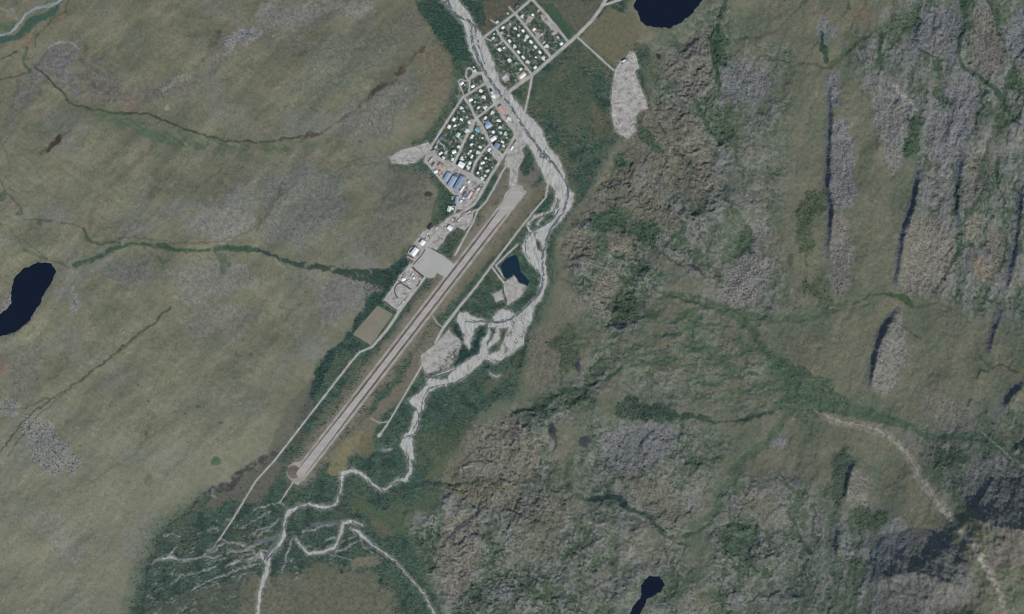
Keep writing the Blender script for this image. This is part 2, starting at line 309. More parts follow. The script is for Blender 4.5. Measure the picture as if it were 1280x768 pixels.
GRAVELC, PALEC = alb(172,167,159), alb(188,185,178)
THICK, THICK2, GREENC, DARKG = alb(65,86,75), alb(82,100,82), alb(66,84,62), alb(47,62,55)
ROCK, ROCKB, ROCKP, ROCKT = alb(125,124,123), alb(118,120,125), alb(117,117,122), alb(124,119,108)
BROWN, DBROWN, PURP = alb(84,76,68), alb(62,55,51), alb(76,70,78)
fr = fbm(EX + 5 * wa, EY + 5 * wb, 30, 6, 68, .64); ne_ = sm(960, 1040, EX)
fr2 = fbm(ue + 6 * wb, EY * .8 + 6 * wa, 24, 6, 69, .66) * (1 - ne_) + ne_ * fbm(ue * 1.3 + 5 * wb, EY * .3 + 5 * wa, 24, 6, 79, .62); fr3 = fbm(ue + 4 * wa, EY * .7, 12, 5, 70, .66)
stri = 1 - np.abs(fbm(ue + 4 * wa, EY * .22 + 2 * wb, 6.5, 3, 66, .6)) * 2.3
stri2 = 1 - np.abs(fbm(ue * .8 + EY * .25, EY * .5 + 3 * wb, 9, 2, 67, .6)) * 2.3
rough = np.zeros(X.shape, np.float32); bush = np.zeros(X.shape, np.float32)
def P(pts, c, s=1.0, soft=3.0, tex=None, var=.12, amp=0.0, thr=None, g=GN):
    f = g.poly(pts, soft + 12)
    m = sm(-soft * .6, soft * .6, f + (amp * (fr * 9 + fr3 * 4) + .8 * n2 + .5 * ns) * (soft > 1.5))
    if thr is not None: m = m * sm(thr - .2, thr + .2, tex)
    mix(m * s, c, (n5 + n2 + ns * .8), var)
    return m * s
def Lw(pts, w, c, s=1.0, soft=1.0, gap=0.0, var=.1, g=GN):
    f = g.line(pts, w)
    m = sm(-soft * .8, soft * .8, f + .5 * n2 * (soft > .9) + 2.2 * fr3 * (soft > 1.55))
    if gap: m = m * sm(-.5, .3, n14 + n5 * .6 + (1 - gap) - .5)
    mix(m * s, c, n5 + ns, var)
    return m * s
def B(pts, c, s=.9, soft=5, amp=1.3, bump=.7, speck=.0):
    """broken rock"""
    global rough
    m = P(pts, np.asarray(c) * np.array([1, .995, .94]), s * .92, soft, var=.14, amp=amp)
    rough = np.maximum(rough, m * bump)
    global H
    me_ = m * east; k_ = 1 - .6 * east
    mix(m * sm(.28, .5, n2 * .6 + ns * .9) * .55 * k_, alb(142,141,138)); mix(m * sm(.25, .5, -n2 * .7 - n5 * .3 + ns2 * .8) * .55 * k_, alb(70,72,72))
    mix(me_ * sm(.78, .98, stri) * .5, alb(74,76,78)); mix(me_ * sm(.82, 1., stri2) * .45, alb(78,82,74)); mix(me_ * sm(.35, .1, stri) * .3, alb(136,134,130)); mix(me_ * sm(.3, .55, n5 + .4 * n14) * .4, alb(96,95,80))
    H = H - me_ * (1.6 * sm(.6, 1, stri) + 1.2 * sm(.7, 1, stri2))
    return m
# --- valley floor
fr = fbm(EX + 5 * wa, EY + 5 * wb, 30, 6, 68, .64)
vm = sm(-9 - 20 * sm(560, 640, EY), 6, vsd + 12 * fr + 4 * n5)
mix(vm * .93, THICK, n5 * 1.3 + n14 + ns, .22)
bush = np.maximum(bush, vm)
chan = 1 - np.abs(fbm((EX * .62 - EY * .79) * 1.0 + 5 * wa, (EX * .79 + EY * .62) * .3, 9, 3, 61)) * 2.5
mix(vm * sm(.8, 1., chan) * .55, alb(84,96,82)); mix(vm * sm(.8, 1., 1 - np.abs(fbm((EX * .62 - EY * .79) + 5 * wb, (EX * .79 + EY * .62) * .25, 12, 3, 62)) * 2.5) * .6, alb(40,54,52))
mix(vm * sm(.05, .5, n14 + .4 * n40) * .7, THICK2, n5, .2); mix(vm * sm(.15, .5, n40 + .5 * n5 + .2 * n2) * .6, alb(88,92,76))
mix(vm * sm(140, 90, np.abs(EY - 130)) * (EX > 600) * sm(.0, .4, n14 + .5 * n5 + .4 * n40) * .6, alb(96,96,78)); mix(vm * sm(.2, .5, -n14 - .3 * n40) * .6, DARKG)
# --- drier or barer parts of the valley floor
for pts, c, s in [
 ([(606,0),(650,0),(640,12),(618,30),(606,40),(598,25)], alb(96,88,76), .75), ([(672,0),(755,0),(738,25),(720,42),(700,25)], alb(98,95,80), .7), ([(668,2),(690,4),(716,38),(710,46),(692,24)], alb(62,84,66), .8),
 ([(722,50),(760,10),(795,20),(800,38),(808,40),(790,62),(772,84)], alb(107,103,84), .9), ([(670,100),(715,70),(735,100),(742,130),(735,165),(715,170),(690,145),(675,125)], alb(82,90,72), .55), ([(738,125),(748,130),(754,160),(748,180),(740,160)], alb(100,94,76), .6),
 ([(628,205),(640,222),(634,236),(622,262),(600,290),(578,312),(566,332),(572,318),(590,282),(604,258),(618,236)], alb(108,102,91), .95), ([(655,246),(664,238),(686,222),(682,244),(664,266),(634,300),(600,338),(580,362),(560,384),(552,392),(540,398),(590,334),(630,284)], alb(104,100,84), .9),
 ([(640,225),(652,232),(659,240),(672,228),(674,205),(664,200),(652,210)], alb(112,106,100), .8), ([(542,405),(553,412),(548,430),(528,440),(538,450),(520,474),(500,500),(478,520),(464,548),(452,566),(430,575),(405,580),(420,560),(470,510),(505,470)], alb(112,106,92), .92),
 ([(452,470),(470,444),(500,410),(520,385),(535,370),(545,352),(560,352),(540,378),(500,428),(460,478)], alb(92,96,82), .8), ([(498,446),(524,412),(540,392),(543,398),(505,448)], alb(96,95,84), .5), ([(470,442),(494,412),(500,418),(474,450)], alb(104,104,90), .5), ([(440,470),(452,452),(420,505),(390,548),(380,548),(410,508)], alb(96,100,84), .55),
 ([(545,352),(560,350),(553,360),(535,385)], alb(104,99,92), .8), ([(432,550),(452,541),(446,556),(434,580),(424,598),(408,590),(416,570)], alb(122,116,90), .85), ([(452,548),(466,544),(468,560),(460,574),(450,568)], alb(104,102,78), .8),
 ([(608,476),(636,462),(648,440),(652,450),(640,470),(612,492),(600,500)], alb(92,93,76), .7), ([(545,560),(562,548),(580,560),(560,590),(530,605),(540,580)], alb(92,96,74), .7), ([(440,636),(452,622),(470,640),(500,640),(540,620),(556,640),(520,660),(498,668),(485,660),(465,645)], alb(78,92,70), .8),
 ([(455,640),(475,650),(492,668),(480,672),(462,655)], alb(100,95,80), .6), ([(440,700),(470,695),(480,706),(440,710)], alb(122,114,98), .7), ([(300,600),(345,575),(360,580),(345,600),(325,630),(290,625),(250,640),(230,650)], alb(100,96,86), .75), ([(360,505),(395,470),(398,500),(372,535),(345,572),(330,575)], alb(92,92,82), .7),
 ([(180,760),(300,720),(420,712),(480,730),(500,770),(300,800),(180,800)], alb(92,92,80), .5)]:
    m = P(pts, c, s, 4, amp=.5); bush *= 1 - .8 * m
for pts, c, s in [
 ([(575,98),(598,94),(612,112),(618,130),(642,165),(632,188),(600,226),(560,206),(538,196),(548,172)], alb(68,86,70), .85), ([(612,46),(650,8),(706,54),(662,92),(640,108),(626,98)], alb(68,86,69), .8), ([(575,2),(604,2),(608,34),(600,34)], alb(52,74,64), .8),
 ([(520,2),(550,2),(572,28),(582,48),(588,80),(560,72),(544,46)], alb(54,76,66), .85), ([(455,345),(482,338),(510,318),(514,326),(484,368),(466,390),(446,414),(420,438),(398,486),(392,508),(388,490),(400,452),(432,420),(455,380)], alb(48,70,64), .9),
 ([(556,205),(570,240),(560,268),(548,258),(545,232)], alb(62,80,66), .8), ([(540,278),(556,262),(552,240),(545,236),(540,262)], alb(64,84,68), .7), ([(552,312),(566,296),(576,304),(566,325),(554,318)], alb(58,80,66), .9), ([(648,212),(660,192),(668,200),(668,212),(655,220)], alb(56,78,64), .9),
 ([(565,408),(574,400),(578,428),(586,440),(600,410),(608,406),(608,420),(598,440),(578,454),(566,462),(574,440)], alb(42,62,62), .9), ([(616,258),(628,244),(632,262),(622,268)], alb(60,84,66), .8), ([(594,275),(602,266),(608,274),(598,290)], alb(64,86,70), .8), ([(685,235),(690,244),(688,258),(668,270),(660,282),(655,300),(648,308),(660,285)], alb(56,80,66), .9)]:
    m = P(pts, c, s, 3, amp=.6, var=.25); bush = np.maximum(bush, m)
# dirt, tracks and trampled ground between the houses
tn = sm(-6, 6, np.maximum(GN.poly([(575,98),(598,94),(612,112),(618,130),(642,165),(632,188),(600,226),(560,206),(538,196),(548,172)], 10), GN.poly([(612,46),(650,8),(706,54),(662,92),(640,108),(626,98)], 10)))
mix(tn * sm(.15, .4, n5 + .5 * n2 + .3 * ns) * .6, alb(142,140,134)); mix(tn * sm(.2, .45, -n5 + .5 * ns2) * .4, alb(46,56,50)); mix(tn * sm(.3, .5, n2 + .6 * ns2 + .1) * .25, alb(150,142,138))
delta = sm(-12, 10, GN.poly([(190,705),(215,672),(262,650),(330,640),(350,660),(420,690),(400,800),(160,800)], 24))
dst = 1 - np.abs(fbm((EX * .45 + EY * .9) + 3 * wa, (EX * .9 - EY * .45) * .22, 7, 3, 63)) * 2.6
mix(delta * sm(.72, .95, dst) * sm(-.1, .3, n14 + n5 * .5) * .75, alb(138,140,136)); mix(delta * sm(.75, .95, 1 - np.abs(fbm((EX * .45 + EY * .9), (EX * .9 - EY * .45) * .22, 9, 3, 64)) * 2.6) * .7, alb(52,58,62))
m = P([(310,720),(340,724),(420,706),(470,716),(490,740),(500,800),(290,800)], alb(101,100,85), .85, 8, None, .25, amp=2.2); bush *= 1 - .75 * m; mix(m * sm(0, .4, fr) * .5, alb(82,90,74), n5, .2); mix(m * sm(.1, .4, -fr + .4 * n5) * .4, alb(112,109,95))
ax_, ay_ = RW_B[0] - RW_A[0], RW_B[1] - RW_A[1]; al = math.hypot(ax_, ay_)
rt = ((X - RW_A[0]) * ax_ + (Y - RW_A[1]) * ay_) / al; rd = np.abs((X - RW_A[0]) * ay_ - (Y - RW_A[1]) * ax_) / al
mix(sm(21, 9, rd + 6 * n14 + 3 * n5) * sm(-14, 4, rt) * sm(al + 8, al - 6, rt) * .9, alb(131,125,113), n5 + ns, .15)
mix(sm(24, 15, rd + 8 * n14 + 3 * n5) * sm(-4, 14, rt) * sm(al + 8, al - 6, rt) * .45, alb(108,103,88), n5 + ns, .15)
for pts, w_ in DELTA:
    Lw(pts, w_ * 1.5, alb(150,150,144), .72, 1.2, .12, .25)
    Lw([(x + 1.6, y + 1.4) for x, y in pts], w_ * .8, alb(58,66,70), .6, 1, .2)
# --- western slope
for pts, c, s in [
 ([(40,88),(62,58),(80,52),(96,60),(96,92),(92,112),(80,110),(64,96),(48,108),(25,135),(15,150),(20,125)], alb(106,103,98), .75), ([(100,75),(130,78),(165,110),(200,108),(250,92),(262,70),(270,45),(290,32),(325,28),(325,45),(290,60),(268,92),(235,120),(200,130),(130,128),(108,110)], alb(103,97,89), .7),
 ([(150,118),(180,116),(190,128),(160,134)], alb(120,101,90), .5), ([(320,2),(475,0),(478,12),(440,24),(395,18),(380,38),(355,40),(340,24),(320,32)], alb(122,118,108), .75), ([(285,50),(300,32),(322,32),(322,48),(300,56),(282,68)], alb(130,127,122), .7),
 ([(375,55),(420,40),(455,35),(500,45),(510,65),(480,85),(450,90),(430,110),(400,130),(370,110),(385,80)], alb(102,104,90), .6), ([(500,10),(530,30),(535,42),(518,45),(492,34)], alb(104,98,86), .6), ([(430,132),(470,110),(520,90),(530,105),(505,140),(490,170),(450,180),(425,160)], alb(108,107,97), .65),
 ([(520,65),(550,50),(570,70),(560,110),(535,150),(520,150),(530,110)], alb(112,104,84), .7), ([(340,225),(375,205),(420,210),(432,240),(424,275),(400,300),(372,312),(330,300),(322,280)], alb(106,106,97), .7), ([(150,300),(180,245),(165,270),(190,292)], alb(114,111,102), .6),
 ([(240,290),(262,256),(300,235),(322,225),(322,290),(290,300),(250,302)], alb(122,119,110), .65), ([(450,300),(465,265),(485,235),(500,222),(530,222),(545,250),(530,270),(525,290),(500,300),(480,320),(455,322)], alb(102,100,88), .7), ([(130,335),(160,320),(185,325),(200,345),(180,360),(150,355)], alb(108,106,98), .6),
 ([(215,340),(270,320),(320,330),(325,360),(280,370),(230,380)], alb(116,113,104), .6), ([(392,350),(430,342),(460,348),(470,362),(440,395),(405,410),(395,385)], alb(114,111,102), .75), ([(300,340),(345,335),(400,345),(400,365),(330,352)], alb(100,100,88), .5),
 ([(0,425),(20,420),(60,440),(40,500),(10,500),(0,470)], alb(106,103,92), .5), ([(220,390),(300,380),(325,390),(300,420),(240,420)], alb(114,111,101), .5), ([(340,0),(430,20),(330,60),(320,20)], alb(110,108,98), .3), ([(12,470),(0,455),(0,490)], alb(124,104,86), .6), ([(20,55),(35,45),(34,58),(24,60)], alb(124,104,84), .8),
 ([(70,10),(80,12),(78,22),(64,26)], alb(116,102,84), .5), ([(20,640),(70,640),(110,690),(95,705),(60,680)], alb(122,119,108), .5), ([(155,690),(175,650),(185,620),(190,640),(180,690),(170,705)], alb(118,116,106), .5)]:
    m = P(pts, np.asarray(c) * np.array([.97, 1., 1.06]), min(1, s * 1.15), 9, amp=2.2, var=.18) * np.clip(.75 + .5 * n14 + .3 * n40, 0, 1); rough = np.maximum(rough, m * .2)
    mix(m * sm(.2, .4, -n5 * .6 + ns * .9 - n2 * .4) * .38, alb(70,76,67)); mix(m * sm(.3, .45, n2 * .5 + ns2 * .9) * .3, alb(140,139,133)); mix(m * sm(.88, 1., ridg2) * .5, alb(72,76,68))
for pts in [[(28,522),(48,515),(62,530),(85,556),(90,566),(103,570),(100,585),(90,598),(78,590),(60,592),(40,578),(30,552)], [(2,505),(12,498),(24,504),(20,520),(6,522)], [(88,358),(95,355),(99,375),(97,390),(90,385)], [(2,378),(12,366),(16,372),(12,388),(2,398)], [(282,40),(300,36),(316,40),(312,46),(300,56),(282,64),(278,50)]]:
    B(pts, alb(122,122,121), .9, 3)
B([(203,108),(212,104),(222,96),(240,90),(246,92),(236,100),(214,108),(206,118)], alb(122,124,118), .5, 2, .5, .4)
P([(0,46),(20,43),(36,24),(60,14),(82,0),(88,-10),(70,20),(52,28),(38,40),(22,52),(0,56)], alb(54,80,70), .9, 2.5); P([(0,30),(22,28),(28,26),(16,40),(0,42)], alb(66,86,70), .7, 3); P([(0,8),(18,12),(22,24),(8,22)], alb(132,129,122), .6, 3, amp=1); P([(40,0),(58,0),(50,10),(36,14)], alb(110,107,100), .6, 3)
for pts, w_, c, s, gap in [
 ([(45,85),(62,100),(75,112),(90,130),(120,138),(150,143),(185,142),(203,150),(225,159),(245,166),(280,176),(320,178)], 1.8, alb(62,66,56), .9, 0), ([(320,178),(345,177),(375,170),(402,168)], 2.4, alb(60,68,58), .85, .2), ([(120,138),(150,148),(180,154),(195,156),(205,150)], 1, alb(78,80,68), .6, 0),
 ([(402,167),(420,155),(440,141),(456,126),(462,122)], 3, alb(86,76,66), .75, .4), ([(462,122),(468,114),(476,108),(490,103)], [3,6,7,4], alb(72,64,58), .85, .3), ([(490,103),(498,93),(505,84),(514,76),(523,66),(530,56),(536,48)], [4,6,7,3,4,5,3], alb(80,69,62), .75, .3), ([(375,176),(385,170),(398,167)], [3,9,4], alb(74,66,59), .75, .3),
 ([(0,76),(14,70),(22,64)], 1.6, alb(56,64,58), .8, 0), ([(35,60),(31,72),(33,82),(40,90)], 3, alb(70,84,66), .8, 0), ([(0,101),(18,96),(38,91)], 1.2, alb(64,68,56), .8, 0), ([(88,-10),(84,15),(68,24),(55,36),(46,48),(44,60)], 1.8, alb(76,80,62), .7, 0),
 ([(0,225),(8,240),(18,252),(28,262),(30,274),(50,276),(90,280),(106,286)], 1.6, alb(72,74,64), .7, .2), ([(106,286),(110,300),(115,304),(135,304),(150,303)], 3, alb(70,82,66), .8, 0), ([(140,300),(170,296),(190,300),(215,303),(245,305),(275,302),(300,295),(320,284),(340,262),(352,240)], 1.0, alb(84,80,68), .7, 0),
 ([(0,280),(12,285),(20,295),(30,300),(45,312),(60,324)], 2, alb(80,86,70), .6, .3), ([(95,331),(110,327),(130,318),(150,308),(170,305),(186,306),(205,308),(225,314),(260,313),(285,310),(322,312)], [6,5,5,4,3,4,6,3,3.5,6,5], alb(62,80,62), .9, .1), ([(30,312),(50,322),(70,326),(86,335)], 3, alb(66,80,64), .6, .3),
 ([(272,312),(278,322),(284,330),(280,338)], 9, alb(72,86,68), .7, .2), ([(180,308),(190,318),(205,328),(214,326)], 3, alb(76,84,70), .6, .3), ([(320,312),(335,318),(352,325),(370,330),(392,333),(410,336),(430,341),(450,344),(482,346)], [4,4,5,6,5,6,9,12,16], alb(55,70,62), .9, .1), ([(322,316),(340,322),(358,337)], 1.5, alb(124,119,112), .7, .3),
 ([(330,582),(345,571),(362,556),(385,540)], 2, alb(82,78,74), .5, .3), ([(0,566),(14,546),(28,528),(42,516),(60,502),(95,479),(135,449),(165,425),(190,405),(214,384)], 1.5, alb(64,68,56), .85, 0), ([(10,570),(25,548),(50,518),(75,497),(120,461),(160,432),(185,410),(212,386)], .9, alb(72,76,62), .8, 0), ([(0,510),(25,511),(45,505),(58,498),(70,498)], 1.1, alb(72,74,62), .7, 0),
 ([(60,190),(66,182),(76,172)], [4,7,5], alb(68,60,55), .9, .1), ([(52,192),(58,186)], 3, alb(84,76,68), .7, 0), ([(77,172),(90,164)], 1.5, alb(86,80,70), .7, .0), ([(172,262),(180,250),(192,238),(200,230),(222,208)], 2.6, alb(96,94,84), .6, .2), ([(246,236),(256,229),(266,222),(282,206)], 2.6, alb(94,88,80), .6, .2), ([(190,170),(188,190),(160,215),(130,240),(115,255),(112,290)], 4, alb(98,92,82), .5, .4),
 ([(320,290),(332,268),(346,248),(352,230)], 1, alb(80,76,66), .6, .2), ([(400,214),(420,214),(440,206),(470,205),(487,200)], 1.2, alb(82,86,70), .7, .1), ([(405,212),(430,204),(450,198),(486,197)], 1, alb(84,88,72), .6, .1), ([(480,286),(495,278),(512,268),(525,258)], 1, alb(80,80,72), .6, .1), ([(478,250),(490,240),(505,225),(502,240),(484,262)], 1.2, alb(74,78,70), .6, .2), ([(430,325),(445,320),(460,314),(462,322)], 1.2, alb(126,122,112), .5, .2), ([(455,296),(470,286),(485,283),(490,300)], 1.2, alb(80,84,74), .6, .2),
 ([(108,60),(104,75),(108,92),(120,110),(132,116),(150,116)], 4, alb(82,74,70), .6, .5), ([(232,47),(240,44),(250,42),(262,42)], 3, alb(86,80,72), .6, .4), ([(60,62),(66,56),(80,53),(92,55),(98,62)], 1.8, alb(138,134,130), .8, .1), ([(60,66),(50,78),(44,86)], 2, alb(84,82,80), .6, .2), ([(24,100),(20,120),(16,135)], 4, alb(82,76,74), .5, .4),
 ([(200,40),(216,32),(220,10)], 1.5, alb(94,92,78), .5, 0), ([(265,50),(262,65),(252,78),(246,85)], 3, alb(84,76,70), .5, .4), ([(275,40),(270,55),(262,60)], 4, alb(66,60,58), .6, .5), ([(0,170),(10,195),(14,215)], 2.2, alb(84,86,72), .5, .3)]:
    Lw(pts, [q * 1.15 + .3 for q in w_] if isinstance(w_, list) else w_ * 1.15 + .3, np.asarray(c) * .97, min(1, s * 1.1), 1.3, gap)
mix(sm(-9, 9, GN.poly([(115,140),(150,145),(200,160),(250,172),(322,180),(380,176),(400,182),(340,192),(260,190),(200,182),(185,178),(150,160)], 20)) * sm(-.25, .3, stre + n14 * .5 + .2) * .85, alb(76,91,73)); mix(sm(-8, 8, GN.poly([(80,118),(120,142),(150,148),(110,142),(90,136)], 14)) * .5, alb(84,92,74))
for x, y, a, b, c, s in [(535,243,5,4,alb(60,52,48),.85),(270,577,7,6,alb(62,84,66),.8),(4,246,5,6,alb(58,72,58),.7),(24,268,4,3,alb(66,84,60),.8),(52,280,4,4,alb(66,82,66),.7),(107,342,8,6,alb(94,94,90),.7),(172,482,2,2,alb(70,74,62),.7),(184,502,2.5,2,alb(72,76,64),.7),(247,508,3,2.5,alb(72,76,64),.7),(233,518,2.5,2,alb(72,76,64),.7),(275,529,4,2,alb(70,74,62),.7),(183,543,3,2.5,alb(70,74,62),.7),(295,444,3,3,alb(82,86,80),.7),(186,600,5,9,alb(72,88,68),.4),(210,135,3,4,alb(134,130,122),.6)]:
    d = np.hypot((WX - x) / a, (WY - y) / b); mix(sm(1.25, .7, d) * s, c, n5, .15)
# dark edge where the western slope meets the floor
Lw([(385,535),(360,558),(344,570),(330,578)], 2.0, alb(76,74,72), .7, 1.5, .2)
for pts, w_ in [([(345,566),(330,572),(318,582),(304,588),(292,600),(285,608),(266,612)], [2,5,9,5,9,10,8]), ([(266,612),(255,618),(245,628),(236,640)], [5,3,4,3]), ([(236,642),(214,652),(206,664),(198,680),(192,700),(186,705),(178,760),(165,800)], [2,1.6,1.4,1.8,2,2,2,2])]:
    Lw(pts, [q * 1.3 for q in w_], np.asarray(PURP) * np.array([.72,.72,.68]), .92, 1.8, .45, .35)
B([(258,612),(268,606),(272,614),(264,618)], alb(132,128,128), .7, 2)
# --- eastern side: knobby ground, outcrops between damp hollows
zone = np.zeros(X.shape, np.float32)
for pts, z_ in [([(752,195),(770,120),(800,40),(860,20),(905,10),(900,120),(915,200),(900,300),(870,330),(800,300),(755,290),(700,300),(725,255)], 1.0), ([(690,290),(800,300),(830,360),(780,420),(720,480),(650,520),(600,530),(565,600),(540,610),(530,640),(500,660),(560,800),(740,800),(720,640),(690,600),(680,540),(740,500),(760,420)], 1.0),
                ([(740,530),(860,520),(900,560),(880,620),(850,660),(880,800),(740,800),(720,640)], .75), ([(880,60),(980,60),(985,140),(960,300),(990,380),(950,400),(880,400),(870,300),(905,200)], .55), ([(900,610),(990,600),(1050,640),(1100,640),(1080,800),(880,800)], .8), ([(860,400),(980,460),(960,520),(780,500),(760,420)], .45),
                ([(1060,60),(1140,0),(1300,-30),(1300,400),(1180,380),(1150,200)], .95), ([(1130,540),(1300,500),(1300,620),(1180,620)], .6)]:
    zone = np.maximum(zone, z_ * sm(-25, 15, GN.poly(pts, 40) + 14 * fr))
zone *= east * sm(0, 12, out)
mix(zone * .5, alb(105,107,99), n5 + n2, .12)
te = fbm(EX + 9 * wa + 6 * fr, EY + 9 * wb, 64, 4, 72, .5) * (1 - ne_) + ne_ * .75 * fbm(ue + 5 * wa + 4 * fr, EY * .24 + 4 * wb, 34, 4, 73, .48)
te = te + .05 * fr3 + .03 * fr2
q5 = te * 5.2 + 20
fl = np.floor(q5); q5 = q5 - fl
lv_ = np.sin(fl * 12.9898) * .5 + .5                    # each ledge has its own share of rock
grade = zone * (1 - .3 * ne_) * sm(-.35, .1, fr + .35)
facem = sm(.20, .08, np.abs(q5 - .5))
rockt = sm(.5, .62, q5) * sm(1.05, .72, q5 + .5 * (.6 - lv_))
mix(grade * rockt * .8, alb(125,125,119), n2 + .6 * n5, .16); mix(grade * rockt * sm(.1, .3, fr3) * .5, alb(132,130,124)); mix(grade * rockt * sm(.8, .97, ridg2) * .6, alb(74,77,70)); mix(grade * rockt * sm(.84, 1., stri2) * .5, alb(80,82,76)); mix(grade * rockt * ne_ * .45, alb(106,107,112), stri, .2)
mix(grade * facem * .75, alb(104,106,106), n2 + ns, .3)
foot = sm(.42, .34, q5) * sm(-.1, .22, q5 + .25 * fr3)
mix(grade * foot * sm(-.2, .25, fr + .3 * lv_) * .75, alb(72,87,66), n5 + n2, .2); mix(grade * sm(.42, .38, q5) * sm(.24, .32, q5 + .15 * fr3) * sm(-.1, .2, fr) * .75, alb(54,68,56))
hol = zone * sm(.16, .26, -(kn * .8 + fr2 * .7 + fr3 * .3))
mix(hol * .6, alb(71,85,66), n5 + n2, .22); mix(hol * sm(.75, 1, ridg2) * .6, alb(52,66,55))
bush = np.maximum(bush, .7 * grade * foot * sm(.0, .25, fr))
big = fbm(EX + 12 * wa + 8 * fr, EY + 12 * wb, 80, 4, 85, .5) * (1 - ne_) + ne_ * fbm(ue + 8 * wa, EY * .3 + 6 * wb, 44, 4, 86, .5)
gl = 1 - np.abs(big + .04 * fr3) * 3.0
mix(zone * sm(.62, .84, gl) * sm(-.3, .2, fr + .2) * .6, alb(84,98,76), n5 + n2, .18); mix(zone * sm(.80, .93, gl + .1 * n5) * sm(-.3, .1, fr + .25) * .8, alb(62,80,64), n5 + n2, .25)
slab = zone * sm(.55, .2, gl) * sm(.0, .2, fr2 + .3 * fr)
mix(slab * .65, alb(124,124,119), n5 + .5 * n2, .10); mix(slab * sm(.85, 1., stri2) * .55, alb(84,87,80)); mix(slab * sm(.86, 1., ridg2) * .5, alb(82,85,78)); H = H - 3.0 * zone * sm(.7, .95, gl) + 2.5 * slab
bush = np.maximum(bush, .6 * zone * sm(.82, .95, gl))
crease = sm(.90, 1., 1 - np.abs(fr2 + .1 * n2) * 3.2) * zone
mix(crease * .55, alb(60,68,58)); mix(zone * sm(.92, 1., 1 - np.abs(fr3) * 3.0) * .25, alb(70,72,66))
rough = np.maximum(rough, .18 * grade * rockt)
H = H + grade * 4.2 * (fl - 20 + sm(.38, .62, q5)) * .9 + zone * (2.0 * np.clip(fr2, -.5, .6) + 0.8 * np.clip(fr3, -.5, .5)) - 1.0 * crease
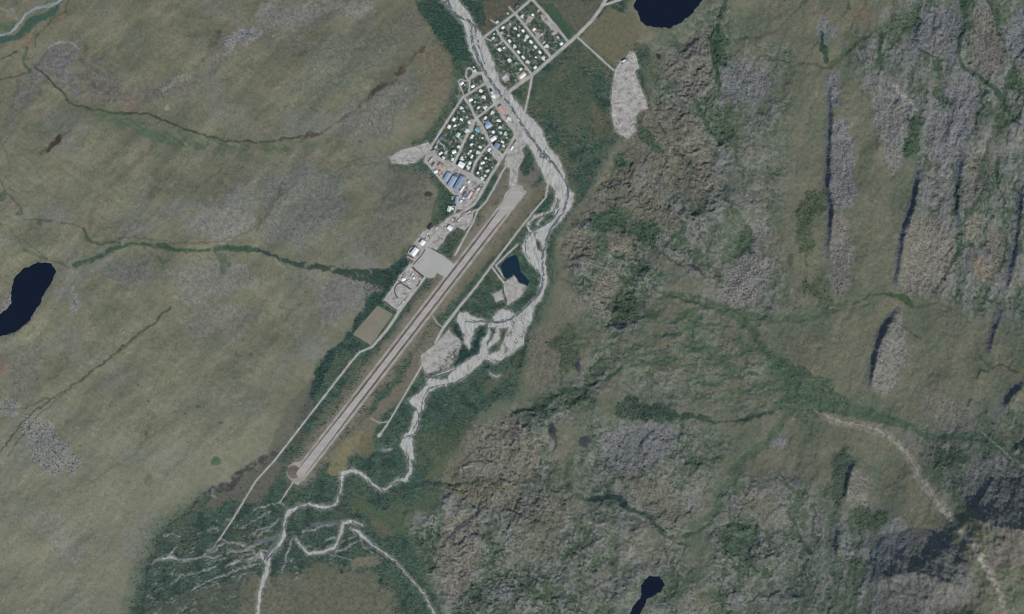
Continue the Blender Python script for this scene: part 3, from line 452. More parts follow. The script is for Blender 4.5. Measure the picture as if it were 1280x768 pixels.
# --- eastern side: rock
for pts, c, s in [
 ([(1078,95),(1100,85),(1112,92),(1130,110),(1146,130),(1145,150),(1132,178),(1116,214),(1106,196),(1100,160),(1092,135)], ROCK, .9), ([(1158,152),(1180,104),(1216,92),(1222,118),(1215,170),(1202,200),(1182,216),(1165,195)], ROCKP, .9), ([(1136,46),(1160,12),(1200,4),(1206,60),(1196,85),(1170,70),(1150,62)], ROCKP, .8),
 ([(1216,22),(1236,10),(1250,45),(1258,70),(1245,92),(1228,96),(1216,70)], alb(114,109,104), .85), ([(1256,30),(1285,10),(1300,80),(1275,85),(1258,60)], ROCKP, .8), ([(1040,150),(1060,155),(1068,190),(1066,250),(1054,266),(1044,258),(1037,230)], ROCKP, .9), ([(1040,272),(1058,270),(1062,320),(1066,364),(1046,372),(1036,345),(1037,310)], alb(116,112,110), .85),
 ([(1035,92),(1050,92),(1048,132),(1037,134)], ROCKP, .9), ([(1024,20),(1034,10),(1044,40),(1030,55),(1018,40)], ROCKB, .7), ([(1150,218),(1178,200),(1198,215),(1196,250),(1180,262),(1152,258)], ROCK, .75), ([(1136,272),(1166,268),(1194,300),(1196,330),(1180,360),(1160,368),(1134,372),(1127,350),(1130,300)], alb(122,117,110), .92), ([(1204,188),(1226,198),(1226,240),(1212,262),(1200,250)], alb(116,112,106), .8),
 ([(1205,290),(1216,304),(1236,272),(1226,268),(1210,276)], alb(134,129,118), .8), ([(1234,290),(1262,288),(1252,345),(1232,352),(1230,320)], alb(114,110,102), .8), ([(1130,388),(1114,402),(1100,430),(1093,462),(1093,494),(1110,496),(1122,480),(1133,458),(1131,420)], alb(124,122,119), .95), ([(898,372),(908,345),(928,320),(946,305),(956,325),(966,340),(955,362),(942,382),(920,386)], alb(122,120,118), .92),
 ([(898,88),(928,74),(960,94),(970,110),(946,130),(914,126),(900,108)], alb(114,115,118), .8), ([(935,280),(960,276),(965,292),(948,300),(930,292)], alb(122,120,117), .7), ([(800,130),(850,128),(888,170),(896,236),(868,262),(822,232),(790,200),(770,180)], alb(113,109,98), .8), ([(852,46),(885,28),(902,18),(896,66),(890,115),(862,132),(818,90),(850,66)], alb(116,112,104), .75), ([(755,210),(800,215),(850,270),(845,290),(790,270),(745,262),(700,300),(715,270),(735,245)], alb(106,102,90), .7),
 ([(590,532),(640,518),(660,536),(672,570),(662,602),(640,640),(600,642),(570,622),(565,602),(540,604),(572,568)], alb(116,112,102), .75), ([(562,645),(600,640),(598,668),(598,706),(560,760),(545,710),(556,670)], alb(122,117,109), .9), ([(590,575),(615,590),(600,600),(575,590)], alb(126,122,116), .6), ([(760,540),(800,530),(842,530),(842,560),(812,590),(772,592),(750,572)], ROCKP, .7), ([(690,645),(662,635),(655,615),(680,600),(690,620),(700,640)], alb(118,116,110), .7),
 ([(700,300),(722,285),(745,300),(742,320),(720,330),(702,315)], alb(114,107,95), .7), ([(760,290),(785,285),(795,300),(788,320),(765,318)], alb(120,114,102), .8), ([(742,345),(770,335),(772,362),(760,380),(745,370)], alb(120,115,106), .8), ([(690,355),(720,370),(735,385),(730,400),(700,395)], alb(114,110,100), .6), ([(745,384),(770,384),(766,408),(754,418)], alb(120,114,105), .8),
 ([(665,410),(700,400),(712,430),(700,470),(668,490),(655,470)], alb(112,107,95), .6), ([(640,640),(690,600),(720,615),(700,700),(640,705)], alb(110,107,97), .5), ([(780,590),(830,600),(860,640),(840,660),(800,630)], alb(112,108,98), .6), ([(810,640),(860,650),(840,705),(790,705),(770,680)], alb(116,112,102), .45), ([(925,615),(960,612),(975,640),(950,660),(915,650)], alb(112,109,100), .6), ([(1065,585),(1086,596),(1082,632),(1060,634),(1058,615)], alb(120,117,110), .85), ([(965,635),(985,632),(992,655),(975,672),(960,660)], alb(114,114,108), .7),
 ([(1095,660),(1130,650),(1140,680),(1110,706),(1085,700)], ROCKB, .7), ([(1050,660),(1066,660),(1068,700),(1050,705)], ROCKB, .7), ([(1145,480),(1200,500),(1230,530),(1180,540),(1150,510)], alb(110,107,100), .6), ([(968,545),(985,548),(982,562),(966,558)], ROCKB, .7), ([(1255,40),(1275,10),(1290,0),(1290,60),(1262,70)], ROCKB, .5), ([(1270,160),(1290,150),(1290,220),(1272,230)], ROCK, .6), ([(1225,330),(1236,325),(1230,360)], ROCK, .6)]:
    B(pts, c, s)
for pts in [[(1190,600),(1215,575),(1240,565),(1300,580),(1300,665),(1235,660),(1205,640)], [(1090,712),(1125,668),(1178,655),(1208,700),(1220,745),(1160,790),(1080,780)]]:
    B(pts, alb(98,98,101), .7, 6, 1.2, .6)
P([(1250,660),(1300,660),(1300,706),(1240,706),(1228,690)], alb(112,104,98), .7, 4)
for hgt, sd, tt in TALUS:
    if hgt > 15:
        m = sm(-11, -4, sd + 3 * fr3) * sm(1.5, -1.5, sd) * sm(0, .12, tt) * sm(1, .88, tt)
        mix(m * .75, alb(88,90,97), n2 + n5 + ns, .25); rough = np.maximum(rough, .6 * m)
# --- eastern side: green ground and creek lines
wet = sm(-20, 20, GN.poly([(700,415),(760,385),(850,380),(930,400),(965,450),(990,500),(960,515),(900,515),(860,490),(780,460),(720,470)], 30))
ws = fbm((EX * .25 + EY * .97) + 4 * wa, (EX * .97 - EY * .25) * .25, 9, 4, 65, .6)
mix(wet * sm(.0, .22, ws) * .75, alb(76,93,72), n2, .2); mix(wet * sm(.28, .42, ws) * .7, alb(58,76,58)); mix(wet * sm(.1, .35, -ws) * .5, alb(108,103,82)); mix(wet * sm(.9, 1., 1 - np.abs(ws) * 6) * .4, alb(74,78,62))
for pts, c, s in [
 ([(745,266),(775,254),(790,278),(816,270),(826,290),(804,308),(800,300),(772,288),(752,292),(735,292)], alb(62,80,64), .85), ([(793,150),(812,158),(820,172),(832,190),(828,200),(810,180),(796,172)], alb(66,84,66), .8), ([(960,440),(1002,460),(1040,480),(1066,502),(1040,520),(1000,528),(970,512),(986,490)], alb(70,88,72), .75), ([(800,90),(815,70),(830,62),(838,72),(820,95),(812,110)], alb(82,92,74), .6), ([(815,105),(840,108),(835,120),(818,118)], alb(72,88,70), .7),
 ([(868,122),(890,120),(905,150),(920,170),(905,178),(885,150)], alb(70,86,70), .7), ([(1135,148),(1152,150),(1150,188),(1142,205),(1132,190)], alb(64,82,64), .85), ([(1170,110),(1184,112),(1188,130),(1178,136)], alb(66,84,66), .7), ([(930,280),(945,300),(935,320),(920,310)], alb(60,78,62), .7), ([(1005,240),(1030,240),(1034,262),(1018,275),(1008,340),(1020,370),(1002,370),(1004,300),(995,290)], alb(76,88,68), .8), ([(690,500),(705,495),(700,515),(685,520)], alb(66,86,68), .7), ([(700,410),(712,404),(722,435),(724,455),(712,470),(700,455),(690,430)], alb(74,86,68), .75),
 ([(775,500),(795,494),(808,505),(850,514),(870,522),(850,526),(810,524),(780,522),(770,512)], alb(58,74,62), .85), ([(780,372),(800,378),(790,400),(770,410),(765,402)], alb(66,80,64), .8), ([(920,640),(945,655),(940,690),(910,700),(900,670)], alb(70,88,72), .6), ([(1065,635),(1110,640),(1100,668),(1070,665)], alb(68,84,66), .8), ([(1030,340),(1040,370),(1045,390),(1025,385),(1012,350)], alb(72,86,68), .6), ([(900,20),(910,60),(903,80),(888,75),(885,45)], alb(62,82,64), .85), ([(1098,30),(1140,15),(1150,40),(1120,55),(1095,45)], alb(72,88,68), .6), ([(1040,570),(1056,560),(1062,580),(1052,640),(1040,640)], alb(68,82,70), .8),
 ([(1030,585),(1045,640),(1040,700),(1028,680)], alb(74,86,72), .5), ([(990,690),(1040,690),(1040,706),(990,706)], alb(100,106,100), .5), ([(560,590),(610,600),(640,610),(600,625),(560,612)], alb(96,94,76), .5), ([(640,420),(660,400),(656,440),(640,475),(620,492),(640,455)], alb(66,78,64), .7), ([(560,520),(585,530),(570,560),(548,575)], alb(66,82,64), .6), ([(1165,560),(1200,560),(1215,575),(1195,595),(1180,580)], alb(70,86,68), .7), ([(1190,590),(1205,600),(1200,640),(1190,625)], alb(66,80,70), .7)]:
    m = P(pts, np.asarray(c) * .95, min(1, s), 4, amp=1.5, var=.28); bush = np.maximum(bush, m * .8)
for pts, w_, c, s, gap in [
 ([(922,-30),(908,0),(899,20),(897,45),(893,62),(894,80),(898,110),(897,122)], [6,7,5,6,12,8,3,3], alb(60,78,64), .85, .1), ([(856,40),(853,70),(842,80),(835,88)], 1.5, alb(70,76,66), .7, .1), ([(812,112),(808,128),(813,140),(826,160),(832,170)], 2, alb(78,78,68), .7, .1), ([(800,118),(812,132),(830,165),(842,190)], 1.8, alb(84,86,78), .6, .2), ([(845,190),(860,200),(867,212),(860,230),(862,250),(868,268)], 4, alb(74,82,70), .7, .2), ([(868,125),(880,150),(890,165),(897,175)], 5, alb(62,80,66), .8, .1),
 ([(870,205),(868,240),(872,262),(874,290),(885,312),(890,330),(900,350)], 1.4, alb(76,78,66), .7, .1), ([(812,305),(830,318),(848,330),(868,332),(880,345)], [1.6,1.5,2,4,3], alb(72,66,62), .75, .1), ([(848,330),(862,320),(872,316)], 2, alb(74,68,62), .6, .2), ([(815,360),(832,368),(860,375),(885,385)], 4, alb(66,84,64), .7, .2), ([(790,300),(800,330),(780,355),(776,375)], 4, alb(70,82,66), .7, .2), ([(700,250),(712,232),(735,205),(748,190)], 2, alb(64,62,68), .0, 0),
 ([(960,44),(980,28),(1000,8),(1012,-10)], 2, alb(76,82,66), .75, 0), ([(950,70),(975,75),(1000,79),(1020,80),(1032,86)], 1.8, alb(78,82,68), .7, 0), ([(898,50),(930,48),(955,45)], 2.5, alb(76,88,68), .6, 0), ([(1027,40),(1028,55),(1033,75)], [5,7,7], alb(56,76,64), .9, 0), ([(1036,84),(1048,74),(1060,62),(1080,46),(1100,34),(1118,18)], [4,7,6,6,5,4], alb(80,92,68), .75, .1), ([(1050,20),(1062,12),(1056,-10)], 3, alb(72,84,66), .6, 0), ([(1055,45),(1064,35),(1068,22),(1060,8)], 1.4, alb(74,72,62), .7, 0), ([(1062,55),(1082,60),(1100,65)], 2, alb(84,74,64), .5, .2),
 ([(1103,38),(1100,55),(1098,75),(1102,85)], [4,6,6,4], alb(62,80,64), .8, .1), ([(1145,58),(1152,65),(1172,70)], 2.5, alb(64,72,64), .7, .1), ([(1200,-10),(1205,10),(1206,25),(1198,70),(1204,85),(1220,92),(1240,108),(1250,120),(1258,135),(1268,150),(1284,165)], [5,7,8,4,5,5,6,8,5,4,4], alb(64,80,66), .85, .1), ([(1230,-5),(1240,8),(1247,20),(1246,40),(1256,55),(1258,75),(1255,82)], [4,6,8,3,2,2,2], alb(64,80,66), .8, .1),
 ([(1190,205),(1196,235),(1192,268)], 5, alb(64,80,66), .8, .1), ([(1200,310),(1190,328),(1182,348),(1172,358),(1168,364)], [4,5,3,3,6], alb(64,80,66), .85, .1), ([(1258,295),(1256,315),(1250,340)], 2.6, alb(62,74,64), .8, .1), ([(1225,372),(1245,380),(1262,378),(1282,355)], 2.5, alb(62,74,64), .8, .1), ([(1065,380),(1085,370),(1108,366),(1128,372),(1140,382)], [2,2,4,9,6], alb(66,84,62), .85, 0), ([(1066,368),(1068,350),(1062,345)], 1.5, alb(74,84,68), .6, 0),
 ([(830,366),(850,370),(875,376),(900,385),(918,392),(935,406),(948,424),(958,440),(968,455)], [7,9,11,13,14,11,10,9,10], alb(74,90,72), .75, .15), ([(968,458),(985,478),(1000,495),(1015,503)], [16,24,26,22], alb(78,95,76), .7, .1), ([(1015,503),(1045,508),(1080,515),(1110,524),(1140,535),(1160,545),(1180,548),(1200,545),(1225,545),(1240,552),(1262,570),(1290,590)], [20,16,18,14,9,8,9,9,14,18,12,9], alb(72,90,73), .75, .15), ([(930,394),(965,398),(1000,398),(1030,390),(1062,378)], [9,11,11,13,8], alb(78,94,75), .7, .15),
 ([(1040,386),(1062,384),(1085,378)], 1.2, alb(126,122,96), .7, 0), ([(1140,384),(1170,378),(1190,385)], 3, alb(84,92,68), .6, .1), ([(1240,460),(1250,455),(1262,460),(1272,467)], 2, alb(66,82,64), .8, 0), ([(1226,446),(1232,456),(1240,458)], 2, alb(70,84,64), .7, 0), ([(1200,390),(1215,410),(1222,435),(1230,452)], 2.4, alb(80,92,70), .5, .1),
 ([(990,508),(965,545),(940,566),(925,580),(915,592),(908,610),(898,632),(885,648)], [9,11,12,13,16,20,15,9], alb(80,96,77), .7, .15), ([(890,652),(870,666),(850,671),(832,670),(820,656)], [5,4,3,4,5], alb(70,86,68), .8, .1), ([(820,656),(812,645),(800,640),(785,636),(778,630)], [5,6,5,6,6], alb(66,80,68), .9, .05), ([(780,630),(772,622),(758,620),(745,624),(734,625)], [7,7,6,6,4], alb(50,62,64), .92, 0), ([(734,625),(720,618),(710,608),(706,590),(716,575)], [4,5,6,5,4], alb(70,84,66), .75, .1), ([(850,660),(870,640),(880,625)], 1.3, alb(66,82,64), .6, 0),
 ([(638,520),(650,512),(665,510),(678,505),(690,497),(705,488),(722,486),(740,480),(758,474),(768,466),(778,458)], [4,5,5,5,7,6,4,4,3,3,2], alb(60,78,64), .88, .05), ([(700,488),(702,470),(700,455),(704,440)], [3,3,3,3], alb(68,80,66), .7, .1), ([(722,486),(735,498),(748,500)], 3, alb(64,80,66), .7, .2), ([(676,508),(685,520),(690,535),(694,552),(690,570)], [4,5,8,4,2], alb(58,74,62), .75, .1), ([(660,515),(672,525),(672,545)], 2.4, alb(64,78,64), .7, .2), ([(820,524),(845,520),(870,520),(895,528),(920,526),(945,520),(965,515)], [8,9,8,3,3,6,6], alb(58,76,62), .85, .1),
 ([(800,450),(815,455),(840,457),(860,456)], 1.6, alb(78,84,66), .7, .1), ([(855,440),(857,465),(862,490)], 1.4, alb(82,84,68), .6, .2), ([(880,410),(905,420),(930,430),(948,440)], 2, alb(82,86,70), .6, .2), ([(860,400),(890,405),(915,408)], 3, alb(66,82,64), .7, .2), ([(880,455),(905,458),(930,452),(950,456)], 2.4, alb(72,84,68), .6, .2), ([(640,640),(660,605),(662,600),(640,606)], 2, alb(66,82,64), .7, .1), ([(600,640),(575,660),(560,672)], [6,6,2], alb(66,70,72), .7, .2),
 ([(530,602),(550,605),(565,606),(590,604),(605,595)], [4,3.5,3,3,2], alb(54,68,60), .85, .1), ([(502,655),(504,642),(516,636)], 2.2, alb(62,76,64), .7, 0), ([(588,660),(594,668),(597,680),(596,690)], 1.4, alb(144,138,128), .8, 0), ([(530,690),(535,700),(528,705)], 1.6, alb(72,76,70), .7, 0), ([(675,600),(668,590),(668,580)], 3, alb(78,70,68), .6, .1), ([(640,672),(650,672)], 3, alb(60,78,66), .8, 0), ([(905,665),(925,675),(935,682),(940,700)], [4,5,6,4], alb(62,78,66), .7, .1), ([(910,656),(935,658)], 6, alb(58,72,62), .8, .2), ([(824,680),(832,686),(834,700)], 2, alb(88,80,72), .7, .1),
 ([(960,592),(975,600),(990,602)], 2, alb(74,86,72), .7, .1), ([(985,640),(995,655),(1000,675),(1012,690)], [5,4,4,4], alb(64,80,66), .75, .1), ([(1180,562),(1175,575),(1165,580)], 2.5, alb(66,82,66), .7, .1), ([(690,300),(684,340),(690,355),(700,345)], 3, alb(72,80,66), .5, .3), ([(695,348),(712,352),(716,365)], 3, alb(70,76,66), .5, .3), ([(725,295),(733,305),(740,315),(742,315)], 1.4, alb(136,130,118), .6, .2)]:
    if s: 
        m = Lw(pts, w_, np.asarray(c) * .93, min(1, s * 1.12), 1.6, gap, .28); H -= 1.6 * m
for x, y, a, b, c, s in [(776,407,9,5,alb(52,54,64),.9),(722,458,4,8,alb(50,54,66),.85),(690,538,5,9,alb(44,54,56),.85),(731,551,8,7,alb(54,56,64),.85),(823,70,3.5,4,alb(50,42,40),.9),(812,107,5,5,alb(92,92,92),.8),(846,420,5,4,alb(68,72,70),.6),(949,593,4,5,alb(94,88,80),.4),(629,615,4,3,alb(66,60,58),.7),(630,608,8,7,alb(112,110,84),.5),(988,325,4,8,alb(60,60,52),.6),(1275,85,5,8,alb(106,98,88),.4),(990,105,10,6,alb(106,97,82),.4),(1225,335,10,14,alb(124,106,90),.5),(1080,20,16,14,alb(116,101,84),.5)]:
    d = np.hypot((WX - x) / a, (WY - y) / b); mix(sm(1.25, .7, d) * s, c, n5, .15)
# pale scree, fans and dry channels
Lw([(1115,104),(1124,116),(1132,122),(1140,132),(1146,138)], [4,5,6,6,3], alb(158,154,142), .75, 2, .35, .2)
Lw([(1016,512),(1028,518),(1045,528),(1062,532),(1080,535),(1095,538),(1112,544),(1124,556),(1134,570),(1142,582),(1152,600),(1165,618),(1180,636),(1196,655),(1212,676),(1228,700),(1250,740),(1262,800)], [3,5,7,5,7,12,9,8,9,12,14,13,12,10,9,9,9,9], alb(128,122,111), .85, 3, .25, .3)
Lw([(1020,514),(1050,527),(1080,533),(1100,540),(1124,556),(1136,572),(1146,590),(1160,610),(1176,632),(1192,652),(1212,678)], 1.6, alb(158,154,144), .6, 1, .2); Lw([(1078,528),(1090,536),(1102,532)], 3, alb(132,126,114), .6, 2, .2); Lw([(1150,585),(1160,600),(1170,615)], 1.4, alb(84,82,76), .7, .8, .2)
Lw([(1172,628),(1184,643),(1197,658),(1212,678),(1228,702),(1246,735)], [9,9,8,8,8,8], alb(140,135,124), .8, 2, .2, .3)
Lw([(1228,540),(1244,554),(1262,572),(1290,590)], [2,2.4,3,3], alb(134,129,120), .7, 1.5, .2); Lw([(940,470),(975,505),(1016,512),(1000,518)], 4, alb(104,112,98), .35, 4, .4)
P([(1270,360),(1295,350),(1295,400),(1275,410)], alb(66,82,64), .4, 6)
C = np.clip(C, .006, .8)
GRIT = np.clip(.20 + .08 * off * east + .22 * rough + .2 * np.clip(bush, 0, 1) + .2 * off * sm(0, .4, n14), 0, 1)
LAKE_F, LAKE_Z = {}, {}
for n, pts in LAKES.items():
    f = GN.poly(pts, 30)
    lv = float(np.median(H[np.abs(f) < 3]))
    LAKE_F[n] = f; LAKE_Z[n] = lv
    k = sm(-22, -1.5, f)
    H = H * (1 - k) + lv * k
    H -= 3.0 * sm(-0.4, 2.0, f)

# ------------------------------------------------------------------ fine survey grid of the built-up and river ground
FSX = 0.5
sx = np.arange(-44, 900.1, FSX, dtype=np.float32); sy = np.arange(-44, 810.1, FSX, dtype=np.float32)
SX, SY = np.meshgrid(sx, sy)
sa, sb = fbm(SX, SY, 6, 3, 51, .6), fbm(SX, SY, 6, 3, 52, .6)
SN = Grid(sx, sy, SX + 1.7 * sa, SY + 1.7 * sb, 4)
SR = Grid(sx, sy, SX + .35 * sa, SY + .35 * sb, 2)
sfine = (fbm(SX, SY, 3.0, 2, 53) + .7 * fbm(SX, SY, 1.3, 1, 54))
smid = fbm(SX, SY, 9, 3, 55)
def union(fs):
    f = fs[0]
    for g in fs[1:]: f = np.maximum(f, g)
    return f
F = {}
gf = union([SN.poly(p, 4) for p in GRAVEL])
gf = np.minimum(gf, -union([SN.poly(p, 4) for p in GRAVEL_HOLE]))
gf = np.maximum(gf, union([SN.line(p, w_, 3) for p, w_ in GRAVEL_LINE]))
# islets of willow on the widest, oldest bars
old = sm(8, 0, SN.poly([(632,403),(668,383),(660,415),(650,432),(625,452),(606,447),(628,420)], 12) * -1) * 0
isl = SN.poly([(638,402),(662,390),(664,400),(656,418),(648,434),(632,446),(612,449),(622,440),(632,424)], 3)
gf = np.where((isl > 0) & (smid + .7 * sfine > .28), -1.0, gf)
gf = gf + np.where(gf > -2.5, .8 * sfine + .5 * smid, 0)
gf = gf - .7 * sm(550, 580, SY)
F['gravel'] = gf
F['water'] = union([SN.line(p, [q * 1.0 + .3 for q in w_] if isinstance(w_, list) else w_ + .3, 3) for p, w_ in WATER])
F['water'] = np.where(sfine + smid > .75, -1, F['water'])
F['side'] = SN.line(*SIDE_RIVER, 3)
F['road'] = union([SR.line(p, [q * 1.22 + .25 for q in w_] if isinstance(w_, list) else w_ * 1.22 + .25, 3) for p, w_ in ROADS])
pf = union([SR.poly(p, 3) for p in PADS])
pit = union([SR.poly(PADS[k], 3) for k in (7, 9)])
veg = SR.poly([(560,438),(573,430),(574,442),(568,452),(558,462),(540,466),(552,456)], 4)
veg2 = SR.poly([(764,148),(800,146),(798,176),(764,176)], 4); veg3 = SR.poly([(481,376),(500,340),(528,352),(500,391)], 3)
pf = np.where((veg > 0) & (sfine + .6 * smid > .0), -1, pf); pf = np.where((veg2 > 0) & (sfine + .5 * smid > .45), -1, pf)
townpad = union([SR.poly(PADS[k], 3) for k in (3, 4, 11)])
pf = np.where((townpad > 0) & (sfine * .8 + smid > .62), -1, pf)
F['pad'] = pf
F['field'] = SR.poly(FIELD, 3)
F['apron'] = SR.poly(APRON, 3)
def rwl(a, b, n, wf): return ([rw(a + (b - a) * k / n) for k in range(n + 1)], [wf(a + (b - a) * k / n) for k in range(n + 1)])
F['strip'] = np.maximum(SR.line(*rwl(0.012, .985, 20, lambda t: 17.5), 3), SR.poly([(361,583),(366,579),(374,577),(384,578),(390,588),(372,607),(366,603),(360,597),(358,590)], 3))
F['strip'] = np.maximum(F['strip'], SR.poly([(639,232),(658,241),(650,252),(630,272),(622,262)], 3))
F['edge'] = np.maximum(SR.line(*rwl(.03, .93, 20, lambda t: 11.4), 3), 8.2 - np.hypot(SX - 367, SY - 590))
F['run'] = np.maximum(SR.line(*rwl(.016, .97, 30, lambda t: 6.6 + 3.2 * float(sm(.30, .03, t)) + 4.0 * float(sm(.8, .97, t))), 3), SR.poly([(641,233),(657,241),(648,252),(634,268),(624,262)], 3))
al_ = math.hypot(RW_B[0] - RW_A[0], RW_B[1] - RW_A[1])
rtS = ((SX - RW_A[0]) * (RW_B[0] - RW_A[0]) + (SY - RW_A[1]) * (RW_B[1] - RW_A[1])) / al_
for k_, e_ in (('run', .985), ('edge', .93), ('strip', .995)): F[k_] = np.minimum(F[k_] + .25 * sfine, al_ * e_ - rtS + (3 * smid + 1.5 * sfine if k_ != 'edge' else 0))
for n in LAKES: F['lake_' + n] = SN.poly(LAKES[n], 4) if max(p[0] for p in LAKES[n]) < 900 else None
LAKE_MESH = {n: F['lake_' + n] for n in LAKES}

# ------------------------------------------------------------------ ground mesh
def samp(A, gx0, gx1, px, py):
    """bilinear read of array A on the regular grid (gx0, gx1)"""
    u = np.clip((np.asarray(px, np.float32) - gx0[0]) / (gx0[1] - gx0[0]), 0, len(gx0) - 1.001)
    v = np.clip((np.asarray(py, np.float32) - gx1[0]) / (gx1[1] - gx1[0]), 0, len(gx1) - 1.001)
    i = u.astype(np.int32); j = v.astype(np.int32); a = u - i; b = v - j
    return (A[j, i] * (1 - a) + A[j, i + 1] * a) * (1 - b) + (A[j + 1, i] * (1 - a) + A[j + 1, i + 1] * a) * b
nE = len(ext)
inb0 = (X > sx[0] + 2) & (X < sx[-1] - 2) & (Y > sy[0] + 2) & (Y < sy[-1] - 2)
def near_(f, a, b): return np.where(inb0, sm(a, b, samp(np.clip(f, -12, 6), sx, sy, X, Y)), 0)
fg = near_(F['gravel'], -7, 0)
mix(fg * sm(-.25, .25, n5 + .5 * n2 + .8 * (fg - .6)) * .7, alb(118,120,110), n2 + ns, .2)
mix(near_(F['gravel'], -3, .5) * .5, alb(136,134,126), n2 + ns, .2)
fp = np.maximum(near_(F['pad'], -5, 0), near_(F['road'], -2.2, 0)); fp = np.maximum(fp, near_(F['apron'], -5, 0))
mix(fp * sm(-.3, .3, n5 + .6 * n2 + .9 * (fp - .55)) * .65, alb(132,128,118), n2 + ns, .18)
hard = union([F[k] for k in ('gravel','water','side','road','pad','field','apron','strip')])
hard = np.clip(hard, -6, 6)
inb = (X > sx[0] + 2) & (X < sx[-1] - 2) & (Y > sy[0] + 2) & (Y < sy[-1] - 2)
hd = np.where(inb, samp(hard, sx, sy, X, Y), -6)
calm = sm(-1.0, -2.6, hd)                       # rough ground away from sheets laid on it
for f in LAKE_F.values(): calm = calm * sm(-1.0, -3.0, f)
micro = off * (.35 * n5 + .25 * n2 + .3 * ns) + rough * (1.0 * n2 + 1.1 * ns + .6 * n5) + np.clip(bush, 0, 1) * (.9 * n2 + .8 * ns + .6 * n5)
fine_zone = (X > -31) & (X < 1312) & (Y > -31) & (Y < 800)
H = H + micro * calm * fine_zone
fxi, fyi = slice(nE, nE + len(fx)), slice(nE, nE + len(fy))
HF = np.ascontiguousarray(H[fyi, fxi])          # what sheets and houses stand on
HFs = HF.copy()
H = H - .25 * sm(.6, 1.6, hd)

def mesh_from(name, verts, faces_flat, loops, mat, smooth=True):
    me = bpy.data.meshes.new(name)
    me.vertices.add(len(verts)); me.vertices.foreach_set('co', np.ascontiguousarray(verts, np.float32).ravel())
    me.loops.add(len(faces_flat)); me.loops.foreach_set('vertex_index', np.ascontiguousarray(faces_flat, np.int32))
    st = np.concatenate([[0], np.cumsum(loops)[:-1]]).astype(np.int32)
    me.polygons.add(len(loops)); me.polygons.foreach_set('loop_start', st)
    try: me.polygons.foreach_set('loop_total', np.asarray(loops, np.int32))
    except Exception: pass
    me.polygons.foreach_set('use_smooth', np.full(len(loops), smooth, bool))
    me.update(calc_edges=True)
    if mat: me.materials.append(mat)
    return me
def link(name, me, parent=None):
    o = bpy.data.objects.new(name, me); COL.objects.link(o)
    if parent: o.parent = parent
    return o

# ------------------------------------------------------------------ materials
def newmat(name):
    m = bpy.data.materials.new(name); m.use_nodes = True
    b = m.node_tree.nodes['Principled BSDF']; b.inputs['Roughness'].default_value = .95
    b.inputs['Specular IOR Level'].default_value = .08
    return m, m.node_tree, b
def cov_mat(name, attr):
    m, t, b = newmat(name)
    a = t.nodes.new('ShaderNodeAttribute'); a.attribute_name = attr
    g = t.nodes.new('ShaderNodeNewGeometry')
    def mth(op, x, y):
        q_ = t.nodes.new('ShaderNodeMath'); q_.operation = op
        for k, z_ in enumerate((x, y)):
            if isinstance(z_, (int, float)): q_.inputs[k].default_value = z_
            else: t.links.new(z_, q_.inputs[k])
        return q_.outputs[0]
    def nz(scale, det, ro):
        n = t.nodes.new('ShaderNodeTexNoise'); n.inputs['Scale'].default_value = scale; n.inputs['Detail'].default_value = det; n.inputs['Roughness'].default_value = ro
        t.links.new(g.outputs['Position'], n.inputs['Vector'])
        return mth('SUBTRACT', n.outputs['Fac'], .5)
    tot = mth('ADD', mth('MULTIPLY', nz(.075, 3, .8), 2.6), mth('MULTIPLY', nz(.22, 2, .8), 2.2))
    k = mth('ADD', mth('MULTIPLY', tot, a.outputs['Alpha']), 1.0)
    k = mth('MINIMUM', mth('MAXIMUM', k, .3), 1.9)
    v = t.nodes.new('ShaderNodeVectorMath'); v.operation = 'SCALE'
    t.links.new(a.outputs['Color'], v.inputs[0]); t.links.new(k, v.inputs['Scale'])
    t.links.new(v.outputs[0], b.inputs['Base Color'])
    return m
def noise_mat(name, cols, scale=.05, detail=6, stretch=None, rough_=.95, fine=.5, bands=None):
    """colour wanders between the given albedos"""
    m, t, b = newmat(name); b.inputs['Roughness'].default_value = rough_
    g = t.nodes.new('ShaderNodeNewGeometry'); src = g.outputs['Position']
    if stretch:
        mp = t.nodes.new('ShaderNodeMapping'); mp.inputs['Rotation'].default_value = (0, 0, stretch[0]); mp.inputs['Scale'].default_value = (stretch[1], stretch[2], 1)
        t.links.new(src, mp.inputs[0]); src = mp.outputs[0]
    n = t.nodes.new('ShaderNodeTexNoise'); n.inputs['Scale'].default_value = scale; n.inputs['Detail'].default_value = detail; n.inputs['Roughness'].default_value = .65
    t.links.new(src, n.inputs['Vector'])
    r = t.nodes.new('ShaderNodeValToRGB')
    lo, hi = .32, .68
    while len(r.color_ramp.elements) < len(cols): r.color_ramp.elements.new(.5)
    for k, c in enumerate(cols):
        e = r.color_ramp.elements[k]; e.position = lo + (hi - lo) * k / max(1, len(cols) - 1); e.color = (*[float(q) for q in c], 1)
    t.links.new(n.outputs['Fac'], r.inputs[0])
    n2_ = t.nodes.new('ShaderNodeTexNoise'); n2_.inputs['Scale'].default_value = .3; n2_.inputs['Detail'].default_value = 3
    t.links.new(g.outputs['Position'], n2_.inputs['Vector'])
    mr = t.nodes.new('ShaderNodeMapRange'); mr.inputs[1].default_value = .3; mr.inputs[2].default_value = .7; mr.inputs[3].default_value = 1 - .4 * fine; mr.inputs[4].default_value = 1 + .4 * fine
    t.links.new(n2_.outputs['Fac'], mr.inputs[0])
    v = t.nodes.new('ShaderNodeVectorMath'); v.operation = 'SCALE'
    t.links.new(r.outputs[0], v.inputs[0]); t.links.new(mr.outputs[0], v.inputs['Scale'])
    t.links.new(v.outputs[0], b.inputs['Base Color'])
    return m
